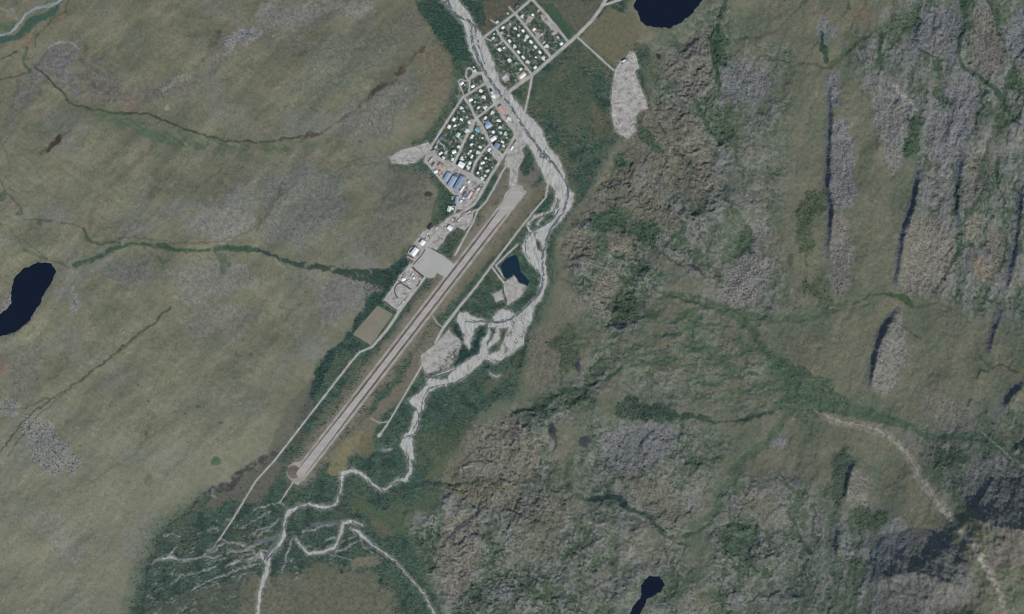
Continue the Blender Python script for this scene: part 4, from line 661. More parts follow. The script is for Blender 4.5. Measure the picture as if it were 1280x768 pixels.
def water_mat(name, c, rough_=.12, c2=None):
    m = noise_mat(name, [c, c2 if c2 is not None else c], .03, 3, rough_=rough_, fine=.2)
    m.node_tree.nodes['Principled BSDF'].inputs['Specular IOR Level'].default_value = .4
    return m
RWA = math.atan2(RW_A[1] - RW_B[1], RW_B[0] - RW_A[0])
MAT = dict(
 ground=cov_mat('ground_cover', 'cover'),
 gravel=noise_mat('river_gravel', [alb(130,128,123), alb(160,158,152), alb(176,174,168), alb(190,189,184)], .06, 8, (-radians(55), 1.6, .5)),
 water=water_mat('river_shallows', alb(84,91,95), .2, alb(108,113,115)),
 side=water_mat('stream_riffles', alb(108,120,120), .3, alb(136,146,146)),
 road=noise_mat('gravel_road', [alb(148,146,139), alb(165,162,154), alb(177,174,166)], .03, 5),
 pad=noise_mat('gravel_fill', [alb(116,112,106), alb(152,148,142), alb(168,164,158), alb(182,178,172)], .05, 10),
 field=noise_mat('seeded_field', [alb(120,117,100), alb(126,122,106), alb(131,125,111)], .02, 6),
 apron=noise_mat('apron_gravel', [alb(160,157,152), alb(167,164,159), alb(170,166,160)], .012, 4, fine=.2),
 strip=noise_mat('runway_verge', [alb(136,129,119), alb(155,149,140), alb(168,162,153)], .02, 6, (-RWA, .15, 2.2)),
 edge=noise_mat('runway_side_band', [alb(88,80,76), alb(102,93,88), alb(122,113,106)], .02, 6, (-RWA, .12, 2.2)),
 run=noise_mat('runway_gravel', [alb(156,149,143), alb(166,158,153), alb(173,167,161)], .02, 5, (-RWA, .1, 2.5), fine=.3),
 lake=water_mat('lake_water', alb(13,21,35), .08, alb(15,24,37)),
 pond=water_mat('pond_water', alb(22,40,54), .08, alb(24,46,56)),
)
# ground
V = np.stack([wx(X), wy(Y), H], -1).reshape(-1, 3)
idx = np.arange(NX * NY, dtype=np.int32).reshape(NY, NX)
q = np.stack([idx[:-1, :-1], idx[1:, :-1], idx[1:, 1:], idx[:-1, 1:]], -1).reshape(-1, 4)
gm = mesh_from('ground', V, q.ravel(), np.full(len(q), 4), MAT['ground'])
ca = gm.attributes.new('cover', 'FLOAT_COLOR', 'POINT')
ca.data.foreach_set('color', np.concatenate([C.reshape(-1, 3), GRIT.reshape(-1, 1)], 1).astype(np.float32).ravel())
ground = link('ground', gm); ground['kind'] = 'structure'; ground['label'] = 'tundra valley floor with rocky and grassy slopes on either side'; 

def hz(px, py): return samp(HFs, fx, fy, px, py)
def sheet(name, f, z, mat, label, flat_z=None, lumps=0.0):
    """the part of the fine grid where f > 0, cut along f = 0, laid z above the ground"""
    ins = f > 0
    any_ = ins[:-1, :-1] | ins[1:, :-1] | ins[1:, 1:] | ins[:-1, 1:]
    all_ = ins[:-1, :-1] & ins[1:, :-1] & ins[1:, 1:] & ins[:-1, 1:]
    n = f.shape[1]
    vid = {}; vx = []; vy = []
    def gv(k):
        r = vid.get(k)
        if r is None:
            r = vid[k] = len(vx)
            if k[0] == 0: vx.append(sx[k[2]]); vy.append(sy[k[1]])
            else:
                _, j0, i0, j1, i1 = k
                a, b = f[j0, i0], f[j1, i1]
                a = max(min(a, 2), -2); b = max(min(b, 2), -2)
                t = a / (a - b)
                vx.append(sx[i0] + (sx[i1] - sx[i0]) * t); vy.append(sy[j0] + (sy[j1] - sy[j0]) * t)
        return r
    flat = []; loops = []
    jj, ii = np.nonzero(any_)
    full = all_[jj, ii]
    for j, i, fu in zip(jj.tolist(), ii.tolist(), full.tolist()):
        cs = ((j, i), (j + 1, i), (j + 1, i + 1), (j, i + 1))
        if fu:
            flat += [gv((0,) + c) for c in cs]; loops.append(4)
        else:
            p = []
            for a, b in ((0, 1), (1, 2), (2, 3), (3, 0)):
                A_, B_ = cs[a], cs[b]
                if ins[A_]: p.append(gv((0,) + A_))
                if ins[A_] != ins[B_]:
                    p.append(gv((1,) + (A_ + B_ if A_ < B_ else B_ + A_)))
            if len(p) >= 3: flat += p; loops.append(len(p))
    vx = np.array(vx, np.float32); vy = np.array(vy, np.float32)
    vz = np.full(vx.shape, flat_z, np.float32) if flat_z is not None else hz(vx, vy) + z
    if lumps: vz = vz + lumps * np.clip(fbm(vx, vy, 5, 3, 71, .65) + .5 * fbm(vx, vy, 1.6, 1, 72), -.25, 2) * sm(.2, 2, samp(f, sx, sy, vx, vy))
    o = link(name, mesh_from(name, np.stack([wx(vx), wy(vy), vz], -1), flat, loops, mat))
    o['kind'] = 'structure'; o['label'] = label
    return o
sheet('gravel_bar', F['gravel'], .25, MAT['gravel'], 'pale braided gravel bars along the river', lumps=.7)
sheet('river', F['water'], .45, MAT['water'], 'grey shallow river winding through its gravel bars')
sheet('stream', F['side'], .3, MAT['side'], 'pale rippled stream in the far upper corner')
sheet('gravel_pad', F['pad'], .35, MAT['pad'], 'bare gravel pads around the buildings and pits', lumps=1.3)
sheet('field', F['field'], .3, MAT['field'], 'olive tan levelled field beside the access road')
sheet('road', F['road'], .6, MAT['road'], 'pale gravel roads of the village and airfield')
sheet('apron', F['apron'], .75, MAT['apron'], 'grey gravel parking apron beside the runway')
sheet('runway_verge', F['strip'], .40, MAT['strip'], 'tan graded verge along the runway')
sheet('runway_shoulder', F['edge'], .95, MAT['edge'], 'brown gravel bands along the runway')
sheet('runway', F['run'], 1.15, MAT['run'], 'long pale gravel runway')
for n, nm, lb in (('top','lake','dark lake at the top edge'), ('west','lake','dark oval lake at the left edge'), ('south','lake','dark narrow lake at the bottom edge'), ('pond','pond','dark square pond beside the river')):
    sheet(nm, F['lake_' + n], 0, MAT['pond' if n == 'pond' else 'lake'], lb, flat_z=LAKE_Z[n] - .5)
# ------------------------------------------------------------------ buildings
def flat_mat(name, c, rough_=.7, c2=None, scale=.5):
    m = noise_mat(name, [alb(*c), alb(*(c2 or c))], scale, 4, rough_=rough_, fine=.25)
    return m
ROOFM = {k: flat_mat(k + '_roofing', c, .5, c2) for k, c, c2 in [
 ('white', (226,229,224), (238,240,236)), ('cream', (214,208,190), (222,217,202)), ('grey', (168,168,166), (180,180,178)), ('tan', (166,150,140), (178,164,154)), ('pale_green', (172,200,186), (186,210,198)), ('green_grey', (118,140,128), (130,150,140)),
 ('red', (188,142,136), (200,156,150)), ('rust', (170,134,116), (182,146,128)), ('teal', (118,156,166), (130,166,174)), ('light_blue', (158,176,198), (172,188,206)), ('slate_blue', (118,134,156), (130,146,166)), ('steel_blue', (138,152,172), (154,168,184)),
 ('dark', (58,60,66), (66,68,74)), ('pink', (204,184,178), (214,196,190)), ('brown', (112,96,88), (124,108,98)), ('blue_grey', (96,108,124), (108,120,134))]}
OFFW = [flat_mat('weathered_white_roofing', (216,218,214), .5, (226,228,224)), flat_mat('dull_white_roofing', (200,202,199), .5, (208,210,207))]
WALLM = {k: flat_mat(k + '_siding', c, .8) for k, c in [('brown', (120,102,88)), ('grey', (140,142,142)), ('blue', (96,112,134)), ('green', (92,110,98)), ('tan', (156,144,126)), ('white', (196,196,192)), ('red', (132,84,74))]}
PIPE = flat_mat('stove_pipe_metal', (90,90,92), .4); TRIM = flat_mat('timber_steps', (120,108,94))
def bm_obj(name, verts, faces, mat, parent):
    me = bpy.data.meshes.new(name); me.from_pydata(verts, [], faces); me.update()
    me.materials.append(mat)
    o = bpy.data.objects.new(name, me); COL.objects.link(o); o.parent = parent
    return o
def box(x0, x1, y0, y1, z0, z1):
    v = [(x, y, z) for z in (z0, z1) for y in (y0, y1) for x in (x0, x1)]
    return v, [(0,2,3,1), (4,5,7,6), (0,1,5,4), (2,6,7,3), (0,4,6,2), (1,3,7,5)]
def add(parts):
    V_, F_ = [], []
    for v, f in parts:
        n = len(V_); V_ += v; F_ += [tuple(i + n for i in q_) for q_ in f]
    return V_, F_
def gable_walls(L, W, h, r):
    l, w_ = L / 2, W / 2
    v = [(-l,-w_,-1), (l,-w_,-1), (l,w_,-1), (-l,w_,-1), (-l,-w_,h), (l,-w_,h), (l,w_,h), (-l,w_,h), (-l,0,h + r), (l,0,h + r)]
    return v, [(0,1,5,4), (2,3,7,6), (1,2,6,9,5), (3,0,4,8,7)]
def gable_roof(L, W, h, r, oh=.5, th=.25):
    l, w_ = L / 2 + oh, W / 2 + oh
    dz = r * oh / (W / 2)
    p = [(-w_, h - dz), (0, h + r), (w_, h - dz)]
    V_ = [(s * l, y, z + k * th + .02) for s in (-1, 1) for k in (0, 1) for y, z in p]
    return V_, [(3,4,10,9), (4,5,11,10), (1,0,6,7), (2,1,7,8), (0,1,4,3), (1,2,5,4), (7,6,9,10), (8,7,10,11), (0,3,9,6), (2,8,11,5)]
def thing(name, label, cat, x, y, ang, group=None, z=None):
    o = bpy.data.objects.new(name, None); COL.objects.link(o)
    o.location = (wx(x), wy(y), float(hz(x, y)) + .2 if z is None else z); o.rotation_euler = (0, 0, radians(ang))
    o.empty_display_size = 5
    o['label'] = label; o['category'] = cat
    if group: o['group'] = group
    return o
wallcyc = ['brown', 'grey', 'blue', 'tan', 'green', 'white', 'red']
PLACED = []
def near(x, y): return min(PLACED, key=lambda p: (p[0] - x) ** 2 + (p[1] - y) ** 2)[2]
def uniq(lb, used={}):
    n = used.get(lb, 0); used[lb] = n + 1
    return lb if n == 0 else ('another ' + lb if n == 1 else 'one more ' + lb)
def house(x, y, Lp, Wp, ang, roof, label, group=None, name='house', cat='house', h=3.4, k=[0], annex=None, rise=None):
    L, W = Lp * M, Wp * M
    if name == 'house': L *= .97; W *= .97
    rmat = ROOFM[roof] if not (name == 'house' and roof == 'white' and k[0] % 3) else OFFW[k[0] % 3 - 1]
    r = rise if rise is not None else W * .2
    t = thing(name, label, cat, x, y, ang, group)
    if name not in ('shed',) or roof in ('red', 'dark'): PLACED.append((x, y, label))
    k[0] += 1
    wm = WALLM[wallcyc[k[0] % 7]]
    bm_obj('wall', *gable_walls(L, W, h, r), wm, t)
    rf = bm_obj('roof', *gable_roof(L, W, h, r), rmat, t)
    if L < 18 and name == 'house':
        v, f = box(L * .18, L * .18 + .5, W * .12, W * .12 + .5, h, h + r + 1.0)
        bm_obj('chimney', v, f, PIPE, rf)
    if annex or (annex is None and name == 'house' and k[0] % 3 == 0):
        s = 1 if k[0] % 2 else -1
        pl, pw = (annex or (.45, .7))
        def mv(vf, cx, cy): return [(q_[0] + cx, q_[1] + cy, q_[2]) for q_ in vf[0]], vf[1]
        cx, cy = (s * L * .16, -W / 2 - pw * W / 2 + .2)
        e = bm_obj('porch', *mv(gable_walls(L * pl, W * pw, h - .7, W * .1), cx, cy), wm, t)
        bm_obj('porch_roof', *mv(gable_roof(L * pl, W * pw, h - .7, W * .1, .3), cx, cy), rmat, e)
    return t
NG = 'houses of the northern block'
A, Bq = -50.4, 39.6
for x, y, l, w_, a, c, lb in [
 (628.6,34.7,3.8,3.0,Bq,'white','white roofed house just inside the block by the first northern street corner'), (637.5,30.5,3.0,2.6,A,'grey','small pale grey house behind the grass lot of the northern edge street'), (643.6,35.4,3.6,2.8,Bq,'white','white house with two dirt drives leading to the middle northern street'),
 (653.9,38.9,3.6,3.0,A,'white','white house close to the middle northern street facing the tan yard'), (648.3,44.5,3.2,2.4,A,'white','white house set back amid shrubs halfway between first and middle northern streets'), (652.5,20.2,4.4,2.6,Bq,'white','white house at the top end of the middle northern street, outer side'),
 (666.0,18.8,3.0,2.8,A,'white','white house at the end of a short brown drive in the northern block'), (667.5,37.0,4.2,3.2,Bq,'white','large white house alone on the outer side of the middle northern street'), (659.0,46.0,4.6,3.8,A,'white','largest white house on the inner side of the middle northern street'),
 (663.8,52.5,4.6,3.0,A,'white','long white house next below the largest on the middle northern street'), (669.4,59.0,4.4,3.2,A,'white','white house with a side porch midway down the middle northern street'), (683.9,57.7,4.6,3.6,A,'white','bulky white house across the middle street near its lower end'),
 (675.0,65.6,4.2,2.8,A,'white','white house third from the main road on the middle northern street'), (637.0,51.6,4.2,3.0,A,'white','white house at the drive crossing on the first northern street'), (643.6,58.0,4.2,2.8,A,'white','white house second in the even row, first northern street'),
 (648.3,65.2,4.2,2.6,A,'white','white house third in the even row on the first northern street'), (654.0,71.9,4.6,2.8,A,'white','white house fourth in the even row on the first northern street'), (660.0,77.5,4.4,2.8,A,'white','white house last in the even row on the first northern street'),
 (624.4,62.3,4.4,3.4,A,'white','white house standing alone between the river and the first northern street'), (616.4,47.8,4.0,3.0,Bq,'pale_green','pale green roofed house nearest the river in the northern block'), (627.2,41.3,3.4,2.8,A,'grey','grey roofed house at the head of the first northern street'),
 (697.5,46.9,3.8,3.0,A,'grey','grey roofed house second from the bottom on the outermost northern street'), (701.7,54.8,4.2,3.6,Bq,'white','white house at the corner of the outermost street and the main road'), (691.4,41.3,4.0,2.6,Bq,'tan','tan roofed house third from the bottom on the outermost northern street'),
 (683.9,26.7,3.8,2.8,A,'tan','tan roofed house midway up the outermost northern street'), (677.8,20.2,3.8,2.8,A,'tan','tan roofed house on the big dirt pad of the outermost street'), (673.6,13.2,3.4,2.6,A,'tan','tan roofed house at the upper end of the outermost northern street'),
 (677.3,43.1,3.2,2.4,Bq,'grey','grey roofed house at the end of a brown northern drive'), (679.7,53.4,4.4,2.4,Bq,'grey','long grey roofed house behind the bulky white one, northern block'), (678.8,72.3,4.4,3.6,Bq,'white','white house nearest the main road on the middle northern street'),
 (668.9,84.5,4.2,2.8,Bq,'white','white house facing the main road between the first and middle streets'), (637.0,75.6,4.6,3.8,A,'white','white house on the river side of the first northern street, halfway down'), (644.5,78.9,4.2,2.6,Bq,'green_grey','green grey roofed house beside the first northern street'),
 (646.4,8.0,3.6,2.6,Bq,'blue_grey','blue grey roofed house outside the northern edge street'), (634.8,17.0,3.0,2.4,A,'grey','grey roofed cabin beyond the northern edge street'), (622.2,27.6,3.0,2.4,A,'white','white cabin beyond the northern edge street near the river'),
 (651.0,86.6,3.6,2.4,Bq,'cream','cream roofed house beside the red roofed shed'), (630.0,96.2,5.4,4.2,Bq,'grey','grey roofed house on the wide pad beside the river gravel'),
]: house(x, y, l, w_, a, c, lb, NG)
house(653.0,94.4,8.4,5.0,Bq,'cream','large cream roofed hall at the main road corner of the northern block', None, 'community_hall', 'hall', h=5)
house(657.0,86.0,3.0,2.0,A,'red','small red roofed shed beside the main road corner', None, 'shed', 'shed', h=2.6)
TG = 'houses of the old village'
T1, T2 = 61, -30
for x, y, l, w_, a, c, lb in [
 (577.3,104.2,5.0,3.6,35,'white','white house inside the small ring road at the village edge'), (594.1,89.0,4.0,2.6,-70,'white','white house beside the teardrop loop at the north tip'), (591.0,108.1,4.6,3.2,30,'white','white house in the small block south of the teardrop loop'), (601.2,113.6,4.6,3.6,-35,'white','white house with brown yard opposite the riverside street'),
 (604.3,121.0,4.8,3.4,20,'white','white house two lots in from the dark round tank'), (588.3,124.9,5.0,3.6,20,'white','white house at the junction on the village north-west edge'), (598.0,134.7,3.6,2.6,50,'white','small white house just off the street towards the bridge'), (606.6,133.9,5.0,3.0,15,'white','white house facing the street towards the bridge'),
 (617.4,120.6,4.8,4.6,-40,'white','large white house by the riverside street above the bridge'), (615.2,116.2,3.0,2.8,-40,'white','white shed-sized house directly beside the dark round tank'), (576.2,135.0,3.6,3.0,T1,'white','white house alone on the grassy corner of the west edge street'), (567.0,149.5,4.4,3.8,T1,'white','white house with porch close by the west edge street'),
 (576.9,149.5,4.0,2.8,T2,'white','white house in the second line from the west edge street'), (585.9,152.7,3.8,3.2,T1,'white','white house at the corner where five streets meet'), (561.3,158.5,4.4,3.8,T1,'white','white house lower down on the west edge street'), (568.7,157.3,3.6,2.6,20,'white','small white house behind the lower house of the west edge street'),
 (583.0,163.6,5.2,3.6,T1,'white','white house on the crossroad street west of the teal roof'), (572.6,168.7,5.6,4.4,T1,'pale_green','pale green roofed house at the end of its own lane'), (590.0,171.0,5.2,3.0,T1,'white','long white house below the teal roofed building'), (616.0,140.5,4.0,3.4,-30,'white','white house on the lawn west of the long red roof'),
 (606.6,147.6,4.0,2.6,T1,'white','white house just above the light blue roofed building'), (623.4,151.0,5.0,3.0,-15,'white','white L-shaped house by the riverside street below the red roof'), (624.5,159.2,3.6,2.4,50,'white','small white house behind the pale green grey sheds'), (616.7,165.2,3.6,3.4,-35,'white','white house directly above the ribbed white hall'),
 (628.2,177.7,4.2,2.6,-30,'white','white house east of the slate blue roof, upper one'), (629.0,182.4,2.8,2.4,T1,'white','smaller white house east of the slate blue roof, lower one'), (589.4,180.8,3.4,2.4,35,'white','small white house across the lane south of the long white house'), (600.3,183.9,4.0,2.8,-20,'white','white house with a curved drive in the central block'),
 (573.0,183.2,3.6,2.8,30,'white','white house at the bend of the crossroad street'), (611.3,187.4,4.6,3.2,T1,'white','white house at the street corner south of the slate blue roof'), (588.2,189.2,3.0,2.6,T1,'white','small white house amid green lots in the central block'), (598.0,190.5,4.8,2.8,-35,'white','white house on the inner side of the central street'),
 (567.5,189.9,5.0,4.2,20,'white','large white house where two village lanes meet'), (550.7,191.8,5.2,2.8,35,'white','white house second from the quarry on the west lane'), (554.6,197.2,4.0,2.4,-25,'white','white house next to the street north of the rust roof'), (557.3,190.5,4.4,3.0,T1,'grey','grey roofed house between two white ones on the west lane'), (565.5,199.5,4.0,3.2,T1,'cream','cream roofed house north of the large square store'),
 (576.9,198.0,4.8,3.2,T1,'white','white house directly north of the large square store'), (589.8,196.0,4.6,2.4,T1,'white','narrow white house on the lane east of the square store'), (587.0,204.2,4.2,3.6,T1,'white','white house across the yard from the square store'), (585.5,209.0,5.4,2.8,-35,'white','white L-shaped house just south-east of the square store'),
 (607.0,198.0,2.8,2.2,T1,'white','little white house at the top of the south-east block'), (603.4,203.8,5.0,3.2,20,'white','white house with porch upper in the south-east block'), (601.0,210.0,3.8,2.4,-30,'white','white house in the middle of the south-east block'), (609.3,213.6,4.4,3.2,30,'pale_green','pale roofed house on the airfield side of the south-east block'),
 (606.2,219.8,3.0,3.0,30,'pale_green','small pale roofed house near the bottom of the south-east block'), (603.0,223.0,4.6,2.8,-42,'white','bright white house at the bottom corner of the south-east block'), (597.2,216.3,2.8,2.6,T1,'white','little white house in the greenery of the south-east block'), (585.9,227.3,2.8,3.0,T1,'white','white round-cornered hut beside the blue roofed school'),
 (636.8,148.2,5.4,4.6,-35,'white','large white house between the riverside street and the river'), (639.9,185.2,5.4,2.4,T1,'white','long white building on the gravel pad by the river'), (544.8,214.5,5.0,3.6,25,'white','white house on the edge road south of the rust roofs'), (561.6,261.2,7.0,4.6,72,'white','white building by the slope where the airfield road begins'),
 (544.8,183.9,3.8,3.0,T1,'grey','grey roofed house beside the quarry'), (626.0,166.3,3.4,2.8,T1,'pale_green','pale green roofed shed-like house, left of a pair'), (631.3,167.0,4.6,2.4,T1,'pale_green','pale green roofed house, right of a pair near the river street'), (597.5,236.6,4.0,3.2,35,'pink','pinkish white roofed house beside the airfield road'), (576.0,251.6,2.8,2.8,T1,'white','round white hut in the yard south of the school'),
 (538.0,200.5,7.4,1.8,52,'grey','long narrow grey roofed building on the west edge of the village'), (541.6,205.6,6.0,1.8,52,'brown','long narrow brown roofed building on the west edge of the village'), (565.2,247.6,4.4,3.0,80,'green_grey','green grey roofed house tucked in shrubs by the slope'), (552.7,172.5,4.4,3.8,T2,'blue_grey','dark blue grey roofed house beside the west edge street'),
]: house(x, y, l, w_, a, c, lb, TG)
BIG = [
 (597.2,162.6,6.4,5.0,-35,'teal','teal roofed public building at the village crossroads','public_building','public building',5), (610.6,157.4,7.6,5.4,30,'light_blue','light blue roofed building east of the crossroads','public_building','public building',5), (609.0,153.2,5.0,4.0,30,'slate_blue','dark blue roofed annex behind the light blue building','public_building','public building',4),
 (616.7,173.8,7.6,4.8,35,'white','white ribbed hall on the central village street','hall','hall',5), (621.0,182.3,6.0,6.0,T1,'slate_blue','slate blue roofed building at the lower street corner','public_building','public building',5), (627.9,137.2,10.6,5.0,-52,'red','long red roofed hall beside the bridge','hall','hall',6),
 (576.8,206.3,7.6,6.6,-30,'white','large square white roofed store in the village centre','store','store',6), (551.0,207.6,6.0,5.0,-32,'rust','rust roofed building beside the gravel school yard','workshop','workshop',4), (549.4,215.4,4.4,3.2,55,'rust','small rust roofed shed below the other rust roof','shed','shed',3),
 (577.6,236.8,9.4,2.0,55,'white','long narrow white building below the blue roofed school','storage_building','storage building',3.6), (571.0,250.2,8.8,3.2,84,'steel_blue','blue grey roofed building at the bend south of the school','storage_building','storage building',4.5), (587.4,244.0,9.6,2.8,58,'pink','long pinkish roofed building beside the airfield road','storage_building','storage building',4), (581.0,243.4,6.0,3.4,55,'blue_grey','dark grey roofed garage between two long buildings','garage','garage',4),
 (562.6,285.3,5.8,5.0,-38,'white','square white roofed building alone beside the airfield road','hangar','hangar',5.5), (528.2,303.6,6.4,5.4,50,'white','white roofed hangar, upper of two above the apron','hangar','hangar',6), (518.2,315.0,10.4,6.2,52,'white','long white roofed hangar, lower of two above the apron','hangar','hangar',7), (537.6,283.8,7.4,4.0,52,'dark','black roofed shed on the slope edge beside the airfield road','shed','shed',4), (504.6,349.4,4.8,3.4,20,'white','white building among fuel pads beside the apron','pump_house','pump house',4), (517.4,347.8,2.6,2.6,20,'cream','small cream hut on the pad corner by the apron','hut','hut',3),
]
for x, y, l, w_, a, c, lb, nm, ct, h in BIG: house(x, y, l, w_, a, c, lb, None, nm, ct, h, annex=False, rise=w_ * M * .12)
# school: three wings under blue roofs with a link between them
t = thing('school', 'school of three parallel wings with long blue roofs', 'school', 566.5, 227, 0)
def put(vf, cx, cy, a):
    ca_, sa_ = cos(radians(a)), sin(radians(a))
    return [((cx - 566.5) * M + v[0] * ca_ - v[1] * sa_, -(cy - 227) * M + v[0] * sa_ + v[1] * ca_, v[2]) for v in vf[0]], vf[1]
for cx, cy, l, w_, h, rc in [(559.4, 221.0, 10.8, 6.0, 4.6, 'steel_blue'), (565.2, 227.4, 14.6, 6.6, 5.4, 'steel_blue'), (573.9, 228.8, 18.6, 5.8, 6.0, 'slate_blue')]:
    a = 59.5
    wo = bm_obj('wing_wall', *put(gable_walls(l * M, w_ * M, h, 1.8), cx, cy, a), WALLM['blue'], t)
    ro = bm_obj('wing_roof', *put(gable_roof(l * M, w_ * M, h, 1.8), cx, cy, a), ROOFM[rc], t)
    for k in range(1, int(l)):
        u = -l * M / 2 + k * M
        bm_obj('roof_seam', *put(([(u - .12, -w_ * M / 2, h + .28), (u + .12, -w_ * M / 2, h + .28), (u + .12, 0, h + 2.2), (u - .12, 0, h + 2.2), (u + .12, w_ * M / 2, h + .28), (u - .12, w_ * M / 2, h + .28)], [(0,1,2,3), (3,2,4,5)]), cx, cy, a), ROOFM['light_blue'], ro)
bm_obj('link_roof', *put(box(-7, 7, -6, 6, -1, 3.6), 570.6, 219.0, 59.5), ROOFM['blue_grey'], t)
# small sheds seen beside the houses
for k, (x, y, c) in enumerate([(617.8,42.7,'pale_green'), (635.2,44.5,'grey'), (630,60,'white'), (620.4,55.8,'grey'), (656.2,51,'white'), (669.8,71.9,'white'), (666.6,62.6,'grey'), (649.5,34,'grey'), (688.5,60,'brown'), (687.2,64.4,'brown'), (673,40.4,'brown'), (660.6,30,'brown'), (581.2,106.5,'grey'), (592.2,84.3,'white'), (593.8,127.7,'pale_green'),
  (607.6,113.4,'brown'), (606.4,117.2,'brown'), (579.6,139.2,'pale_green'), (583.5,146.6,'pale_green'), (603,173,'white'), (585.5,192.2,'white'), (573.4,156,'grey'), (582,196.4,'grey'), (543.4,188.6,'grey'), (564.4,194.8,'grey'), (612,200,'grey'), (613.4,205,'brown'), (609.4,186.8,'brown'), (613,191,'grey'), (608.4,202.2,'brown'), (594.4,220.4,'brown'), (615.4,209.6,'grey'),
  (623.6,165,'green_grey'), (621,170.6,'grey'), (628.4,170.4,'brown'), (633.6,172.6,'grey'), (600.4,137.2,'brown'), (611.8,144.6,'brown'), (563.8,155.6,'brown'), (558.4,160.4,'brown'), (604.6,152.8,'grey'), (571.2,145.6,'brown'), (566.4,258,'grey'), (569.2,259,'grey'), (583.4,247.6,'grey'), (579.4,248,'white'), (592.4,240.6,'brown'), (594.6,237.6,'brown'), (599.4,233,'brown'), (602.2,231.6,'grey'), (589.6,248.4,'rust'), (591.6,244,'rust')]):
    w3 = {'white':'white roofed', 'grey':'grey roofed', 'brown':'brown roofed', 'pale_green':'pale green roofed', 'green_grey':'green grey roofed', 'rust':'rust roofed'}[c]
    house(x, y, 1.9 + .3 * (k % 3), 1.5, (61, -30, 39, -50)[k % 4], c, uniq(w3.replace(' roofed', '') + ' shed by ' + near(x, y)), w3 + ' village sheds', 'shed', 'shed', 2.4, annex=False)
# containers, tanks and vehicles in the yards
def cyl(r, z0, z1, n=14, dome=.0):
    v = [(r * cos(2 * pi * k / n), r * sin(2 * pi * k / n), z) for z in (z0, z1) for k in range(n)] + [(0, 0, z1 + dome)]
    return v, [(k, (k + 1) % n, n + (k + 1) % n, n + k) for k in range(n)] + [(n + k, n + (k + 1) % n, 2 * n) for k in range(n)]
t = thing('storage_tank', 'dark round tank beside the riverside street', 'tank', 613.7, 113.2, 0); bm_obj('tank_shell', *cyl(5.4, -.5, 4.5), flat_mat('dark_tank_paint', (52,50,48)), t); bm_obj('tank_lid', *cyl(5.6, 4.5, 4.8, 14, .6), flat_mat('dark_tank_lid', (60,57,54)), t)
TANKM = flat_mat('pale_tank_paint', (198,198,192)); TANKL = flat_mat('pale_tank_lid', (210,210,205))
for x, y, lb in [(509.2,352.4,'left of the four clustered'), (511,351,'top of the four clustered'), (512.6,353.2,'right of the four clustered'), (510.4,354.6,'bottom of the four clustered'), (508.2,345.4,'lone one north of the four')]:
    t = thing('fuel_tank', 'pale upright fuel tank on the bermed pad, ' + lb, 'tank', x, y, 0, 'fuel tanks of the bermed pad'); bm_obj('tank_shell', *cyl(2.4, -.3, 4), TANKM, t); bm_obj('tank_lid', *cyl(2.5, 4, 4.2, 14, .3), TANKL, t)
def container_proto(c, label, group):
    t = thing('shipping_container', label, 'shipping container', 0, 0, 0, group)
    bm_obj('container_box', *box(-4.5, 4.5, -1.5, 1.5, -.2, 2.8), ROOFM[c], t)
    bm_obj('container_door', *box(4.5, 4.56, -1.3, 1.3, .1, 2.6), PIPE, t)
    return t
def copy_thing(o, x, y, ang, lab=None):
    c = o.copy(); COL.objects.link(c); c.location = (wx(x), wy(y), float(hz(x, y)) + .4); c.rotation_euler = (0, 0, radians(ang))
    for ch in list(o.children):
        d = ch.copy(); COL.objects.link(d); d.parent = c
        for g_ in ch.children:
            e = g_.copy(); COL.objects.link(e); e.parent = d
    if lab: c['label'] = lab
    return c
YARD = [(573.5,269.4), (576,270.6), (579,267.8), (582.4,266.4), (565.8,274.6), (567.4,273), (569.4,275.4), (572.2,276), (574.4,275), (571.6,278.4), (568.4,278), (584.6,265.8), (587,264.8), (588.4,267.6), (586,268.8), (590,266.4), (534.5,292.4), (536.6,296), (531.4,299.4), (543.6,287.4), (546,285.2), (504,344), (506.4,341.8), (514.2,344.6), (516,343), (509.4,358.2), (505.2,343.2), (502.2,380.4), (504.2,377.8), (506.4,375.2), (508.2,372.8), (499.4,383), (512.8,367.4), (583.6,236), (585,233.8), (589.4,250.2), (593,247.4)]
pr = {}
for k, (x, y) in enumerate(YARD):
    c = ('white', 'grey', 'rust', 'brown')[(k * 7) % 4]
    ang = (55, -35, 40, 60)[k % 4]
    lab = uniq({'white':'white','grey':'grey','rust':'rust red','brown':'brown'}[c] + ' container by ' + near(x, y))
    if c not in pr:
        pr[c] = container_proto(c, lab, {'white':'white','grey':'grey','rust':'rust red','brown':'brown'}[c] + ' yard containers')
        pr[c].location = (wx(x), wy(y), float(hz(x, y)) + .4); pr[c].rotation_euler = (0, 0, radians(ang))
    else: copy_thing(pr[c], x, y, ang, lab)
